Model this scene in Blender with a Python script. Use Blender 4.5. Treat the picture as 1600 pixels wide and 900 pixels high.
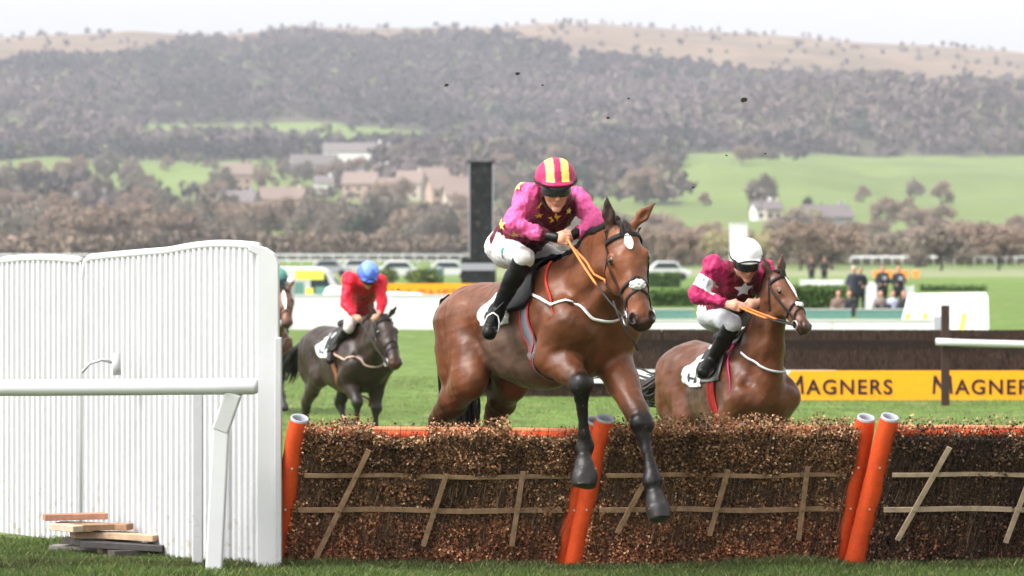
import bpy, math, random
import numpy as np
from mathutils import Vector, Matrix, noise as mnoise

for _o in list(bpy.data.objects):
    bpy.data.objects.remove(_o)
SC = bpy.context.scene
COL = SC.collection
R = math.radians
FPX, CXP, HZ, CH = 6000.0, 800.0, 388.0, 2.3     # 135 mm lens, horizon row, camera height

# ------------------------------------------------------------------ camera, sky, sun, exposure
cam_d = bpy.data.cameras.new('camera')
cam = bpy.data.objects.new('camera', cam_d); COL.objects.link(cam)
cam.location = (0, 0, CH); cam.rotation_euler = (R(90), 0, 0)
cam_d.lens = 135; cam_d.sensor_width = 36; cam_d.shift_y = -(450 - HZ) / 1600.0
cam_d.clip_start = 0.5; cam_d.clip_end = 12000
cam_d.dof.use_dof = True; cam_d.dof.focus_distance = 27.0; cam_d.dof.aperture_fstop = 3.8
SC.camera = cam

SUN_EL, SUN_AZ = R(50), R(243)      # azimuth the light comes from, clockwise from +Y
world = bpy.data.worlds.new('World'); SC.world = world; world.use_nodes = True
nt = world.node_tree; nt.nodes.clear()
wo = nt.nodes.new('ShaderNodeOutputWorld'); bg = nt.nodes.new('ShaderNodeBackground')
sky = nt.nodes.new('ShaderNodeTexSky'); sky.sky_type = 'NISHITA'; sky.sun_disc = False
sky.sun_elevation = SUN_EL; sky.sun_rotation = SUN_AZ; sky.air_density = 1.0; sky.dust_density = 4.0; sky.ozone_density = 1.0
hs = nt.nodes.new('ShaderNodeHueSaturation'); hs.inputs['Saturation'].default_value = 0.0; hs.inputs['Value'].default_value = 1.75
# overcast sky: brighter overhead than at the horizon, as cloud cover is
tcw = nt.nodes.new('ShaderNodeTexCoord'); sep = nt.nodes.new('ShaderNodeSeparateXYZ'); mrw = nt.nodes.new('ShaderNodeMapRange'); scw = nt.nodes.new('ShaderNodeVectorMath'); scw.operation = 'SCALE'
nt.links.new(tcw.outputs['Generated'], sep.inputs[0]); nt.links.new(sep.outputs['Z'], mrw.inputs[0]); mrw.inputs[3].default_value = 1.27; mrw.inputs[4].default_value = 1.42
nt.links.new(sky.outputs[0], hs.inputs['Color']); nt.links.new(hs.outputs[0], scw.inputs[0]); nt.links.new(mrw.outputs[0], scw.inputs['Scale']); nt.links.new(scw.outputs[0], bg.inputs['Color'])
bg.inputs['Strength'].default_value = 0.15
nt.links.new(bg.outputs[0], wo.inputs[0])
sl = bpy.data.lights.new('sun', 'SUN'); sl.energy = 2.5; sl.angle = R(12); sl.color = (1, .96, .9)
sun = bpy.data.objects.new('sun', sl); COL.objects.link(sun)
_d = Vector((math.sin(SUN_AZ) * math.cos(SUN_EL), math.cos(SUN_AZ) * math.cos(SUN_EL), math.sin(SUN_EL)))
sun.rotation_euler = _d.to_track_quat('Z', 'Y').to_euler(); sun.location = _d * 30
SC.view_settings.view_transform = 'Standard'; SC.view_settings.look = 'None'
SC.view_settings.exposure = 0.24; SC.view_settings.gamma = 1.0; SC.view_settings.use_curve_mapping = False
SC.cycles.use_denoising = True
SC.cycles.volume_bounces = 1; SC.cycles.max_bounces = 6; SC.cycles.transparent_max_bounces = 6
SC.cycles.caustics_reflective = False; SC.cycles.caustics_refractive = False

# ------------------------------------------------------------------ helpers
def W(px, py, Y):
    return np.array(((px - CXP) / FPX * Y, Y, CH - (py - HZ) / FPX * Y))

def gz(Y):
    t = min(1, max(0, (Y - 32) / 14.0)); return -0.15 * t * t * (3 - 2 * t)

def tag(o, label=None, cat=None, group=None, kind=None):
    if label: o['label'] = label
    if cat: o['category'] = cat
    if group: o['group'] = group
    if kind: o['kind'] = kind
    return o

def empty(name, loc, label, cat, group=None, rz=0):
    o = bpy.data.objects.new(name, None); COL.objects.link(o)
    o.location = Vector([float(c) for c in loc]); o.rotation_euler = (0, 0, rz); o.empty_display_size = .2
    return tag(o, label, cat, group)

def link(name, me, mat=None, parent=None):
    o = bpy.data.objects.new(name, me); COL.objects.link(o)
    if mat: me.materials.append(mat)
    if parent is not None: o.parent = parent
    return o

def copy_tree(o, parent=None):
    c = o.copy(); COL.objects.link(c); c.parent = parent
    for ch in list(o.children): copy_tree(ch, c)
    return c

def nodes_mat(name, base=(.5, .5, .5), rough=.6, metal=0, spec=.18, noise=0, nscale=8, bump=0, bscale=60, attr=False, sheen=0, coat=0, translucent=0, noise2=None, emit=None):
    m = bpy.data.materials.new(name); m.use_nodes = True
    t = m.node_tree; b = t.nodes['Principled BSDF']; L = t.links
    b.inputs['Roughness'].default_value = rough; b.inputs['Metallic'].default_value = metal
    b.inputs['Specular IOR Level'].default_value = spec
    if sheen: b.inputs['Sheen Weight'].default_value = sheen; b.inputs['Sheen Roughness'].default_value = .5
    if coat: b.inputs['Coat Weight'].default_value = coat; b.inputs['Coat Roughness'].default_value = .25
    tc = t.nodes.new('ShaderNodeTexCoord')
    if attr:
        a = t.nodes.new('ShaderNodeVertexColor'); a.layer_name = 'Col'; col = a.outputs['Color']
    else:
        a = t.nodes.new('ShaderNodeRGB'); a.outputs[0].default_value = (*base, 1); col = a.outputs[0]
    for amt, sc in ((noise, nscale),) + ((noise2,) if noise2 else ()):
        if not amt: continue
        n = t.nodes.new('ShaderNodeTexNoise'); n.inputs['Scale'].default_value = sc; n.inputs['Detail'].default_value = 6
        n.inputs['Roughness'].default_value = .65
        L.new(tc.outputs['Object'], n.inputs['Vector'])
        mr = t.nodes.new('ShaderNodeMapRange'); mr.inputs[1].default_value = .3; mr.inputs[2].default_value = .7
        mr.inputs[3].default_value = 1 - amt; mr.inputs[4].default_value = 1 + amt
        L.new(n.outputs['Fac'], mr.inputs[0])
        mx = t.nodes.new('ShaderNodeVectorMath'); mx.operation = 'SCALE'
        L.new(col, mx.inputs[0]); L.new(mr.outputs[0], mx.inputs['Scale']); col = mx.outputs[0]
    L.new(col, b.inputs['Base Color'])
    if bump:
        n = t.nodes.new('ShaderNodeTexNoise'); n.inputs['Scale'].default_value = bscale; n.inputs['Detail'].default_value = 5
        L.new(tc.outputs['Object'], n.inputs['Vector'])
        bp = t.nodes.new('ShaderNodeBump'); bp.inputs['Strength'].default_value = bump; bp.inputs['Distance'].default_value = .01
        L.new(n.outputs['Fac'], bp.inputs['Height']); L.new(bp.outputs[0], b.inputs['Normal'])
    if translucent:
        tr = t.nodes.new('ShaderNodeBsdfTranslucent'); L.new(col, tr.inputs['Color'])
        ms = t.nodes.new('ShaderNodeMixShader'); ms.inputs[0].default_value = translucent
        L.new(b.outputs[0], ms.inputs[1]); L.new(tr.outputs[0], ms.inputs[2])
        L.new(ms.outputs[0], t.nodes['Material Output'].inputs[0])
    return m

def splatter(m, col, scale, thr, zfade):
    """spots and streaks of dirt with a shape of their own"""
    t = m.node_tree; b = t.nodes['Principled BSDF']; L = t.links; src = b.inputs['Base Color'].links[0].from_socket
    tc = t.nodes.new('ShaderNodeTexCoord'); n = t.nodes.new('ShaderNodeTexNoise'); n.inputs['Scale'].default_value = scale; n.inputs['Detail'].default_value = 3
    L.new(tc.outputs['Object'], n.inputs['Vector']); r = t.nodes.new('ShaderNodeMapRange'); r.inputs[1].default_value = thr; r.inputs[2].default_value = thr + .05; L.new(n.outputs['Fac'], r.inputs[0])
    fac = r.outputs[0]
    if zfade:
        s = t.nodes.new('ShaderNodeSeparateXYZ'); L.new(tc.outputs['Object'], s.inputs[0]); z = t.nodes.new('ShaderNodeMapRange'); z.inputs[1].default_value = 0; z.inputs[2].default_value = zfade; z.inputs[3].default_value = .8; z.inputs[4].default_value = .06
        L.new(s.outputs['Z'], z.inputs[0]); mu = t.nodes.new('ShaderNodeMath'); mu.operation = 'MULTIPLY'; L.new(fac, mu.inputs[0]); L.new(z.outputs[0], mu.inputs[1]); fac = mu.outputs[0]
    mx = t.nodes.new('ShaderNodeMix'); mx.data_type = 'RGBA'; L.new(fac, mx.inputs[0]); L.new(src, mx.inputs[6]); mx.inputs[7].default_value = (*col, 1); L.new(mx.outputs[2], b.inputs['Base Color'])

class MB:
    def __init__(s): s.v = []; s.f = []; s.c = []; s.n = 0
    def add(s, v, f, c=None):
        v = np.asarray(v, float); s.v.append(v); s.f += [tuple(i + s.n for i in q) for q in f]
        s.c.append(np.tile(np.array(c if c is not None else (1, 1, 1), float)[:3], (len(v), 1)) if (c is None or np.ndim(c) == 1) else np.asarray(c, float))
        s.n += len(v)
    def box(s, c, size, ax=None, col=None):
        c = np.asarray(c, float); A = np.eye(3) if ax is None else np.asarray(ax, float)
        v = [c + A[0] * (i * size[0] / 2) + A[1] * (j * size[1] / 2) + A[2] * (k * size[2] / 2) for i in (-1, 1) for j in (-1, 1) for k in (-1, 1)]
        s.add(v, [(0, 1, 3, 2), (4, 6, 7, 5), (0, 4, 5, 1), (2, 3, 7, 6), (0, 2, 6, 4), (1, 5, 7, 3)], col)
    def bar(s, a, b, w, t, up=(0, 0, 1), col=None):
        a = np.asarray(a, float); b = np.asarray(b, float); d = b - a; L = np.linalg.norm(d); d /= L
        u = np.asarray(up, float); u = u - d * (u @ d); u /= np.linalg.norm(u); q = np.cross(d, u)
        s.box((a + b) / 2, (L, w, t), (d, q, u), col)
    def tube(s, pts, r, n=8, col=None, cap=True, flat=None):
        pts = [np.asarray(p, float) for p in pts]; m = len(pts)
        rr = r if hasattr(r, '__len__') else [r] * m
        tg = [pts[min(i + 1, m - 1)] - pts[max(i - 1, 0)] for i in range(m)]; tg = [t / (np.linalg.norm(t) + 1e-9) for t in tg]
        ref = np.array((0, 0, 1.)) if abs(tg[0][2]) < .9 else np.array((1., 0, 0))
        u = ref - tg[0] * (ref @ tg[0]); u /= np.linalg.norm(u); V = []
        for i in range(m):
            u = u - tg[i] * (u @ tg[i]); u /= np.linalg.norm(u) + 1e-9; w = np.cross(tg[i], u)
            for k in range(n):
                a = 2 * math.pi * k / n; V.append(pts[i] + (u * math.cos(a) + w * math.sin(a)) * rr[i])
        F = [(i * n + k, i * n + (k + 1) % n, (i + 1) * n + (k + 1) % n, (i + 1) * n + k) for i in range(m - 1) for k in range(n)]
        if cap: F += [tuple(range(n))[::-1], tuple(range((m - 1) * n, m * n))]
        s.add(V, F, col)
    def build(s, name, mat=None, parent=None, smooth=False):
        me = bpy.data.meshes.new(name); V = np.concatenate(s.v) if s.v else np.zeros((0, 3))
        me.from_pydata(V.tolist(), [], s.f)
        a = me.color_attributes.new('Col', 'FLOAT_COLOR', 'POINT')
        C = np.concatenate(s.c); a.data.foreach_set('color', np.c_[C, np.ones(len(C))].ravel())
        if smooth: me.polygons.foreach_set('use_smooth', [True] * len(me.polygons))
        me.update()
        return link(name, me, mat, parent)

def fast_mesh(name, V, F, C=None, smooth=False):
    """V (n,3), F (m,k) arrays with constant k"""
    me = bpy.data.meshes.new(name); n, (m, k) = len(V), F.shape
    me.vertices.add(n); me.vertices.foreach_set('co', np.ascontiguousarray(V, np.float32).ravel())
    me.loops.add(m * k); me.loops.foreach_set('vertex_index', np.ascontiguousarray(F, np.int32).ravel())
    me.polygons.add(m); me.polygons.foreach_set('loop_start', np.arange(0, m * k, k, dtype=np.int32))
    me.polygons.foreach_set('loop_total', np.full(m, k, np.int32))
    if smooth: me.polygons.foreach_set('use_smooth', np.ones(m, bool))
    if C is not None:
        a = me.color_attributes.new('Col', 'FLOAT_COLOR', 'POINT'); a.data.foreach_set('color', np.c_[C, np.ones(n)].astype(np.float32).ravel())
    me.update(calc_edges=True); me.validate()
    return me

def smooth(a, b, x): t = np.clip((x - a) / (b - a), 0, 1); return t * t * (3 - 2 * t)
def nrm(v): v = np.asarray(v, float); return v / (np.linalg.norm(v) + 1e-12)

# ------------------------------------------------------------------ implicit bodies
class SDF:
    """smoothly blended tapered limbs and ellipsoids, meshed with surface nets"""
    def __init__(s): s.p = []
    def cone(s, a, b, ra, rb, k=.03, col=(1, 1, 1), u=None, sq=1.0, cap=None, op='+'):
        s.p.append(dict(t='c', a=np.asarray(a, float), b=np.asarray(b, float), ra=ra, rb=rb, k=k, col=col, u=None if u is None else nrm(u), sq=sq, cap=cap, op=op))
    def chain(s, pts, rs, k=.03, col=(1, 1, 1), u=None, sq=1.0):
        for i in range(len(pts) - 1): s.cone(pts[i], pts[i + 1], rs[i], rs[i + 1], k, col, u, sq)
    def ell(s, c, r, ax=None, k=.03, col=(1, 1, 1), op='+'):
        s.p.append(dict(t='e', c=np.asarray(c, float), r=np.asarray(r, float), A=np.eye(3) if ax is None else np.array([nrm(x) for x in ax]), k=k, col=col, op=op))
    def d1(s, q, P):
        if q['t'] == 'c':
            ab = q['b'] - q['a']; L2 = ab @ ab + 1e-12
            t = np.clip((P - q['a']) @ ab / L2, 0, 1)
            v = P - q['a'] - t[..., None] * ab
            if q['u'] is not None and q['sq'] != 1:
                v = v + q['u'] * ((v @ q['u']) * (1 / q['sq'] - 1))[..., None]
            d = np.sqrt((v * v).sum(-1)) - (q['ra'] + t * (q['rb'] - q['ra']))
            if q['u'] is not None and q['sq'] < 1: d = d * (.5 + .5 * q['sq'])
            if q['cap'] is not None: d = np.maximum(d, (P - q['b']) @ nrm(q['cap']))
            return d
        v = (P - q['c']) @ q['A'].T; k0 = np.sqrt(((v / q['r']) ** 2).sum(-1)) + 1e-9; k1 = np.sqrt(((v / q['r'] ** 2) ** 2).sum(-1)) + 1e-9
        return k0 * (k0 - 1) / k1
    @staticmethod
    def mixd(d, e, k, op):
        if op == '+':
            h = np.maximum(k - np.abs(d - e), 0) / k; return np.minimum(d, e) - h * h * k / 4
        e = -e; h = np.maximum(k - np.abs(d - e), 0) / k; return np.maximum(d, e) + h * h * k / 4
    def ev(s, P):
        d = np.full(P.shape[:-1], 9.0)
        for q in s.p: d = s.mixd(d, s.d1(q, P), q['k'], q['op'])
        return d
    def bb(s, q):
        if q['t'] == 'c':
            r = max(q['ra'], q['rb']) * max(1, q['sq']); return np.minimum(q['a'], q['b']) - r, np.maximum(q['a'], q['b']) + r
        r = q['r'].max(); return q['c'] - r, q['c'] + r
    def grad(s, P, h=.004):
        g = np.stack([s.ev(P + e) - s.ev(P - e) for e in np.eye(3) * h], -1)
        return g / (np.linalg.norm(g, axis=-1, keepdims=True) + 1e-9)
    def proj(s, P, off=0.0, it=6):
        P = np.array(P, float)
        for _ in range(it):
            P = P - s.grad(P) * (s.ev(P) - off)[..., None] * .9
        return P
    def mesh(s, name, res, disp=None, colf=None, sm=2, off=0.0, clip=None):
        pos = [q for q in s.p if q['op'] == '+']
        lo = np.min([s.bb(q)[0] for q in pos], 0) - 3 * res - max(off, 0); hi = np.max([s.bb(q)[1] for q in pos], 0) + 3 * res + max(off, 0)
        n = np.ceil((hi - lo) / res).astype(int) + 1
        D = np.full(n, .2, np.float32); ax = [lo[i] + res * np.arange(n[i]) for i in range(3)]
        for q in s.p:
            a, b = s.bb(q); m = q['k'] + .03 + off
            i0 = np.clip(np.floor((a - m - lo) / res).astype(int), 0, n - 1); i1 = np.clip(np.ceil((b + m - lo) / res).astype(int) + 1, 1, n)
            sl_ = tuple(slice(i0[i], i1[i]) for i in range(3))
            g = np.stack(np.meshgrid(*[ax[i][sl_[i]] for i in range(3)], indexing='ij'), -1)
            D[sl_] = s.mixd(D[sl_], s.d1(q, g), q['k'], q['op'])
        D -= off
        if clip is not None:
            g = np.stack(np.meshgrid(*ax, indexing='ij'), -1); D = np.maximum(D, clip(g)).astype(np.float32)
        ins = D < 0
        c = ins[:-1, :-1, :-1].astype(np.int8)
        cnt = sum(ins[i:n[0] - 1 + i, j:n[1] - 1 + j, k:n[2] - 1 + k].astype(np.int8) for i in (0, 1) for j in (0, 1) for k in (0, 1))
        act = (cnt > 0) & (cnt < 8); idx = np.argwhere(act); ids = -np.ones(act.shape, np.int64); ids[act] = np.arange(len(idx))
        acc = np.zeros((len(idx), 3)); num = np.zeros(len(idx))
        cr = [np.array(o) for o in ((0, 0, 0), (0, 0, 1), (0, 1, 0), (0, 1, 1), (1, 0, 0), (1, 0, 1), (1, 1, 0), (1, 1, 1))]
        for i in range(8):
            for j in range(i + 1, 8):
                if abs(cr[i] - cr[j]).sum() != 1: continue
                A = D[tuple((idx + cr[i]).T)]; B = D[tuple((idx + cr[j]).T)]; x = (A < 0) != (B < 0)
                t = np.where(x, A / (A - B + 1e-12), 0)[:, None]
                acc += np.where(x[:, None], cr[i] + t * (cr[j] - cr[i]), 0); num += x
        V = lo + res * (idx + acc / num[:, None])
        F = []
        for a in range(3):
            b, c2 = (a + 1) % 3, (a + 2) % 3
            sA = [slice(None)] * 3; sB = [slice(None)] * 3; sA[a] = slice(0, -1); sB[a] = slice(1, None)
            A = ins[tuple(sA)]; B = ins[tuple(sB)]; e = np.argwhere(A != B)
            e = e[(e[:, b] > 0) & (e[:, c2] > 0) & (e[:, b] < n[b] - 1) & (e[:, c2] < n[c2] - 1)]
            fl = A[tuple(e.T)]
            def cell(db, dc):
                q = e.copy(); q[:, b] += db; q[:, c2] += dc; return ids[tuple(q.T)]
            q4 = np.stack([cell(-1, -1), cell(0, -1), cell(0, 0), cell(-1, 0)], 1)
            q4[~fl] = q4[~fl][:, ::-1]; F.append(q4)
        F = np.concatenate(F); F = F[(F >= 0).all(1)]
        E = np.concatenate([F[:, [0, 1]], F[:, [1, 2]], F[:, [2, 3]], F[:, [3, 0]]]); E = np.concatenate([E, E[:, ::-1]])
        for _ in range(sm):
            s_ = np.zeros_like(V); w = np.zeros(len(V)); np.add.at(s_, E[:, 0], V[E[:, 1]]); np.add.at(w, E[:, 0], 1)
            V = V * .5 + .5 * s_ / np.maximum(w, 1)[:, None]
        if disp is not None:
            N = s.grad(V); V = V + N * disp(V)[:, None]
        ws = np.zeros(len(V)); C = np.zeros((len(V), 3))
        for q in s.p:
            if q['op'] != '+': continue
            w = np.exp(-np.clip(s.d1(q, V) - off, -.1, 1) / .012); ws += w; C += w[:, None] * np.asarray(q['col'], float)
        C /= ws[:, None]
        if colf is not None: C = colf(V, C)
        return fast_mesh(name, V, F, C, True)

def vnoise(P, sc, seed=0):
    """cheap smooth pseudo-noise, vectorised, about -1..1"""
    r = np.random.RandomState(seed); o = np.zeros(len(P))
    for k in range(7):
        d = nrm(r.normal(size=3)); f = sc * (1 + .9 * r.rand()); o += np.sin(P @ d * f + r.rand() * 6.28 + 1.7 * np.sin(P @ nrm(r.normal(size=3)) * f * .6))
    return o / 3.2

def strap(mb, sdf, pts, w, off=.004, n=24, closed=False, col=None, th=.004, taut=False):
    """a flat band laid on a body: guide points are resampled, dropped onto the surface, given width and thickness"""
    P = np.array(pts, float)
    if closed: P = np.vstack([P, P[:1]])
    seg = np.r_[0, np.cumsum(np.linalg.norm(np.diff(P, axis=0), axis=1))]
    t = np.linspace(0, seg[-1], n + 1)
    Q = np.stack([np.interp(t, seg, P[:, i]) for i in range(3)], 1)
    for _ in range(2): Q[1:-1] = Q[1:-1] * .5 + .25 * (Q[2:] + Q[:-2])
    Q = np.where((sdf.ev(Q) < off)[:, None], sdf.proj(Q, off), Q) if taut else sdf.proj(Q, off)
    if taut: Q[1:-1] = Q[1:-1] * .5 + .25 * (Q[2:] + Q[:-2]); Q = np.where((sdf.ev(Q) < off)[:, None], sdf.proj(Q, off), Q)
    N = sdf.grad(Q)
    T = np.gradient(Q, axis=0); T /= np.linalg.norm(T, axis=1, keepdims=True) + 1e-9
    S = np.cross(T, N); S /= np.linalg.norm(S, axis=1, keepdims=True) + 1e-9
    V = np.stack([Q + S * w / 2, Q + S * w / 2 + N * th, Q - S * w / 2 + N * th, Q - S * w / 2], 1).reshape(-1, 3)
    F = [(4 * i + k, 4 * i + (k + 1) % 4, 4 * i + 4 + (k + 1) % 4, 4 * i + 4 + k) for i in range(n) for k in range(4)]
    if not closed: F += [(3, 2, 1, 0), (4 * n, 4 * n + 1, 4 * n + 2, 4 * n + 3)]
    if col is not None and np.ndim(col) == 2:
        tt = np.linspace(0, 1, n + 1); cc = np.array(col); C = np.stack([np.interp(tt, np.linspace(0, 1, len(cc)), cc[:, i]) for i in range(3)], 1); C = np.repeat(C, 4, 0)
    else: C = col
    mb.add(V, F, C)
    return Q

def patch(mb, sdf, c, n, up, outline, size, off=.006, col=None, rings=3):
    """a flat motif (2-D outline) pressed on a body around c, seen along n"""
    n = nrm(n); up = nrm(np.asarray(up, float) - n * (np.asarray(up, float) @ n)); r = np.cross(up, n)
    pts = [np.asarray(c, float)]
    m = len(outline)
    for k in range(1, rings + 1):
        for (x, y) in outline: pts.append(c + (r * x + up * y) * size * k / rings)
    P = sdf.proj(np.array(pts), off)
    F = [(0, 1 + i, 1 + (i + 1) % m) for i in range(m)]
    for k in range(rings - 1):
        a = 1 + k * m; b = a + m
        F += [(a + i, b + i, b + (i + 1) % m, a + (i + 1) % m) for i in range(m)]
    mb.add(P, F, col)

STAR = [((1 if i % 2 == 0 else .45) * math.sin(i * math.pi / 5), (1 if i % 2 == 0 else .45) * math.cos(i * math.pi / 5)) for i in range(10)]

# ------------------------------------------------------------------ materials
M = {}
M['coat'] = nodes_mat('coat', rough=.35, spec=.27, attr=True, noise=.25, nscale=6, noise2=(.16, 50), bump=.28, bscale=120)
splatter(M['coat'], (.05, .035, .022), 95, .66, 0)
splatter(M['coat'], (.17, .125, .085), 70, .68, 0)
M['skin'] = nodes_mat('skin', rough=.5, attr=True, noise=.06, nscale=30)
M['silk'] = nodes_mat('silk', rough=.5, spec=.2, attr=True, noise=.10, nscale=14, bump=.5, bscale=42, sheen=.04)
M['breech'] = nodes_mat('breeches_cloth', rough=.75, attr=True, noise=.12, nscale=18, bump=.25, bscale=50)
M['leather'] = nodes_mat('black_leather', base=(.005, .0045, .0045), rough=.38, spec=.2, noise=.3, nscale=20, bump=.2, bscale=90)
M['strap'] = nodes_mat('strap', rough=.6, attr=True, noise=.12, nscale=60)
M['cloth'] = nodes_mat('cloth', rough=.8, attr=True, noise=.10, nscale=30, bump=.3, bscale=60)
M['hair'] = nodes_mat('dark_hair', base=(.014, .011, .010), rough=.55, noise=.4, nscale=40)
M['grey_hair'] = nodes_mat('grey_hair', base=(.050, .045, .044), rough=.6, noise=.4, nscale=30)
M['steel'] = nodes_mat('steel', base=(.6, .6, .6), rough=.3, metal=1)
M['lens'] = nodes_mat('goggle_lens', base=(.012, .012, .014), rough=.12, coat=.5)
M['eye'] = nodes_mat('eye', base=(.008, .005, .004), rough=.08, coat=1)
M['helmet'] = nodes_mat('helmet_silk', rough=.45, attr=True, noise=.05, nscale=20, sheen=.03, bump=.15, bscale=40)

class Frame:
    def __init__(s, ox, oy, th, S=1.0, dz=0.0, pitch=0.0):
        s.O = np.array((ox, oy, 0.)); s.th = th; s.S = S; s.dz = dz; s.pt = pitch
        s.f = np.array((math.sin(th), -math.cos(th), 0)); s.l = np.array((math.cos(th), math.sin(th), 0)); s.z = np.array((0, 0, 1.))
        s.B = np.array([s.f, s.l, s.z]); s.rz = th - math.pi / 2
    def L(s, w): return s.B @ (np.asarray(w, float) - s.O)
    def D(s, w): return s.B @ np.asarray(w, float)
    def P(s, px, py, Y): return s.L(W(px, py, Y))
    def Wd(s, l): return s.O + np.asarray(l, float) @ s.B
    def c(s, x, y, z):
        cx, cz = -.5, 1.15; dx, dzz = x - cx, z - cz; a = s.pt
        return np.array(((cx + dx * math.cos(a) - dzz * math.sin(a)) * s.S, y * s.S, (cz + dx * math.sin(a) + dzz * math.cos(a)) * s.S + s.dz))

def make_horse(fr, label, pose, coat, res, group, colors):
    c = fr.c; S = fr.S; g = SDF(); U = (0, 1, 0)
    dark, pt = coat['dark'], coat['point']; main = coat['main']; bel = coat['belly']
    def mixc(a, b, t): return tuple(a[i] * (1 - t) + b[i] * t for i in range(3))
    # trunk
    g.cone(c(.02, 0, 1.17), c(-.74, 0, 1.25), .375 * S, .30 * S, .05, main, U, .80)
    g.ell(c(-.36, 0, 1.13), np.array((.52, .303, .362)) * S, k=.06, col=bel)
    g.ell(c(.08, 0, 1.16), np.array((.34, .235, .40)) * S, k=.06, col=main)
    for sg in (-1, 1):
        g.ell(c(.27, sg * .105, 1.06), np.array((.14, .115, .19)) * S, k=.05, col=main)
        g.cone(c(-.02, sg * .11, 1.42), c(.25, sg * .17, 1.13), .12 * S, .13 * S, .05, main)
        g.ell(c(-.02, sg * .20, 1.12), np.array((.15, .09, .22)) * S, ax=((.8, 0, -.5), (0, 1, 0), (.5, 0, .8)), k=.04, col=main)
        g.ell(c(-.95, sg * .12, 1.33), np.array((.33, .17, .21)) * S, k=.05, col=main)
        g.ell(c(-.70, sg * .20, 1.30), np.array((.12, .09, .12)) * S, k=.07, col=main)
        g.cone(c(-1.12, sg * .13, 1.32), c(-1.14, sg * .15, 1.02), .17 * S, .13 * S, .04, main)
    g.cone(c(.04, 0, 1.46), c(-.25, 0, 1.42), .085 * S, .10 * S, .07, main)
    g.ell(c(-.98, 0, 1.27), np.array((.35, .26, .31)) * S, k=.06, col=main)
    g.cone(c(-.3, 0, .98), c(-.85, 0, 1.08), .20 * S, .17 * S, .08, bel, U, 1.1)
    # hind legs
    lg = S * pose.get('lg', 1.12)
    for sg, L in ((-1, pose['hr']), (1, pose['hl'])):
        st, hk, ft, co, toe = L; hip = c(-.98, sg * .16, 1.27)
        g.cone(hip, st, .235 * S, .150 * S, .05, main, U, .72)
        but = c(-1.13, sg * .15, 1.10); mid = st * .45 + hk * .55
        g.cone(but, mid, .155 * S, .080 * S, .06, main, U, .8)
        g.cone(st, mid, .145 * S, .088 * S, .04, main, U, .8)
        g.cone(mid, hk, .08 * lg, .055 * lg, .03, mixc(main, pt, .4))
        dd = nrm(hk - ft); bk = nrm(hk - mid)
        g.cone(hk + dd * .05 * lg, hk - dd * .05 * lg, .052 * lg, .05 * lg, .02, mixc(main, pt, .6))
        g.chain([hk, hk * .6 + ft * .4, ft], [.048 * lg, .031 * lg, .033 * lg], .02, pt)
        g.ell(ft, np.array((.047, .045, .047)) * lg, k=.02, col=pt)
        g.cone(ft, co, .034 * lg, .034 * lg, .02, pt); g.cone(co, toe, .046 * lg, .064 * lg, .014, coat['hoof'], cap=nrm(toe - co) * .45 + np.array((0, 0, -.55)))
    # fore legs
    for sg, L in ((-1, pose['fr']), (1, pose['fl'])):
        el, kn, ft, co, toe = L; sh = c(.24, sg * .17, 1.10); d = nrm(kn - el)
        g.cone(sh, el, .14 * lg, .115 * lg, .05, main); m = el * .6 + kn * .4
        g.cone(el, m, .112 * lg, .082 * lg, .04, main); g.cone(m, kn - d * .07 * lg, .082 * lg, .056 * lg, .03, main); g.cone(kn - d * .09 * lg, kn, .058 * lg, .05 * lg, .02, pt)
        e = nrm(ft - kn)
        g.ell(kn - d * .005, np.array((.060, .064, .060)) * lg, k=.02, col=pt); g.cone(kn + d * .01, kn + e * .055 * lg, .050 * lg, .036 * lg, .02, pt)
        g.chain([kn + e * .04 * lg, kn * .5 + ft * .5, ft - e * .03], [.034 * lg, .0265 * lg, .029 * lg], .02, pt)
        g.ell(ft, np.array((.046, .050, .050)) * lg, k=.025, col=pt); g.cone(ft - e * .06 * lg, ft, .030 * lg, .040 * lg, .02, pt)
        g.cone(ft, co, .033 * lg, .033 * lg, .02, pt); hm_ = co * .42 + toe * .58; td = nrm(toe - co)
        g.ell(hm_, np.array((.066, .066, .058)) * lg, k=.03, col=coat['hoof']); g.cone(co, toe + td * .010, .048 * lg, .058 * lg, .03, coat['hoof'], cap=td * .6 + np.array((0, 0, -.4)))
    for sg in (-1, 1):
        g.cone(c(-.08, sg * .345, 1.22), c(.0, sg * .31, .95), .018, .018, .07, op='-')
        g.cone(c(.02, sg * .30, 1.46), c(.22, sg * .305, 1.16), .020, .020, .08, op='-')
        g.cone(c(-1.04, sg * .325, 1.40), c(-1.0, sg * .34, .98), .030, .028, .07, op='-')
        g.cone(c(-.72, sg * .37, 1.22), c(-.66, sg * .36, 1.0), .03, .03, .10, op='-')
        for i_ in range(6):
            x_ = -.16 - .075 * i_; g.cone(c(x_, sg * .362, 1.28), c(x_ - .06, sg * .352, 1.02), .008, .008, .045, op='-')
    g.cone(c(.46, 0, 1.22), c(.40, 0, .90), .03, .03, .07, op='-')
    # head frame
    P, Mz, n0 = pose['poll'], pose['muzzle'], pose['face']
    h = nrm(Mz - P); n = nrm(np.asarray(n0) - h * (np.asarray(n0) @ h)); q = np.cross(h, n); q = q * (1 if q[1] > 0 else -1)
    ha = np.linalg.norm(Mz - P) / .66; hs = ha * pose.get('hw', 1.1)
    H = lambda a, b, l=0.0: P + h * a * ha + n * b * hs + q * l * hs
    ax = (h, n, q); A = lambda *r: np.array(r) * np.array((ha, hs, hs))
    hc = coat['head']
    g.ell(H(.10, -.03), A(.13, .085, .078), ax, .03, hc); g.ell(H(.21, -.01), A(.12, .062, .088), ax, .03, hc)
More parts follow.
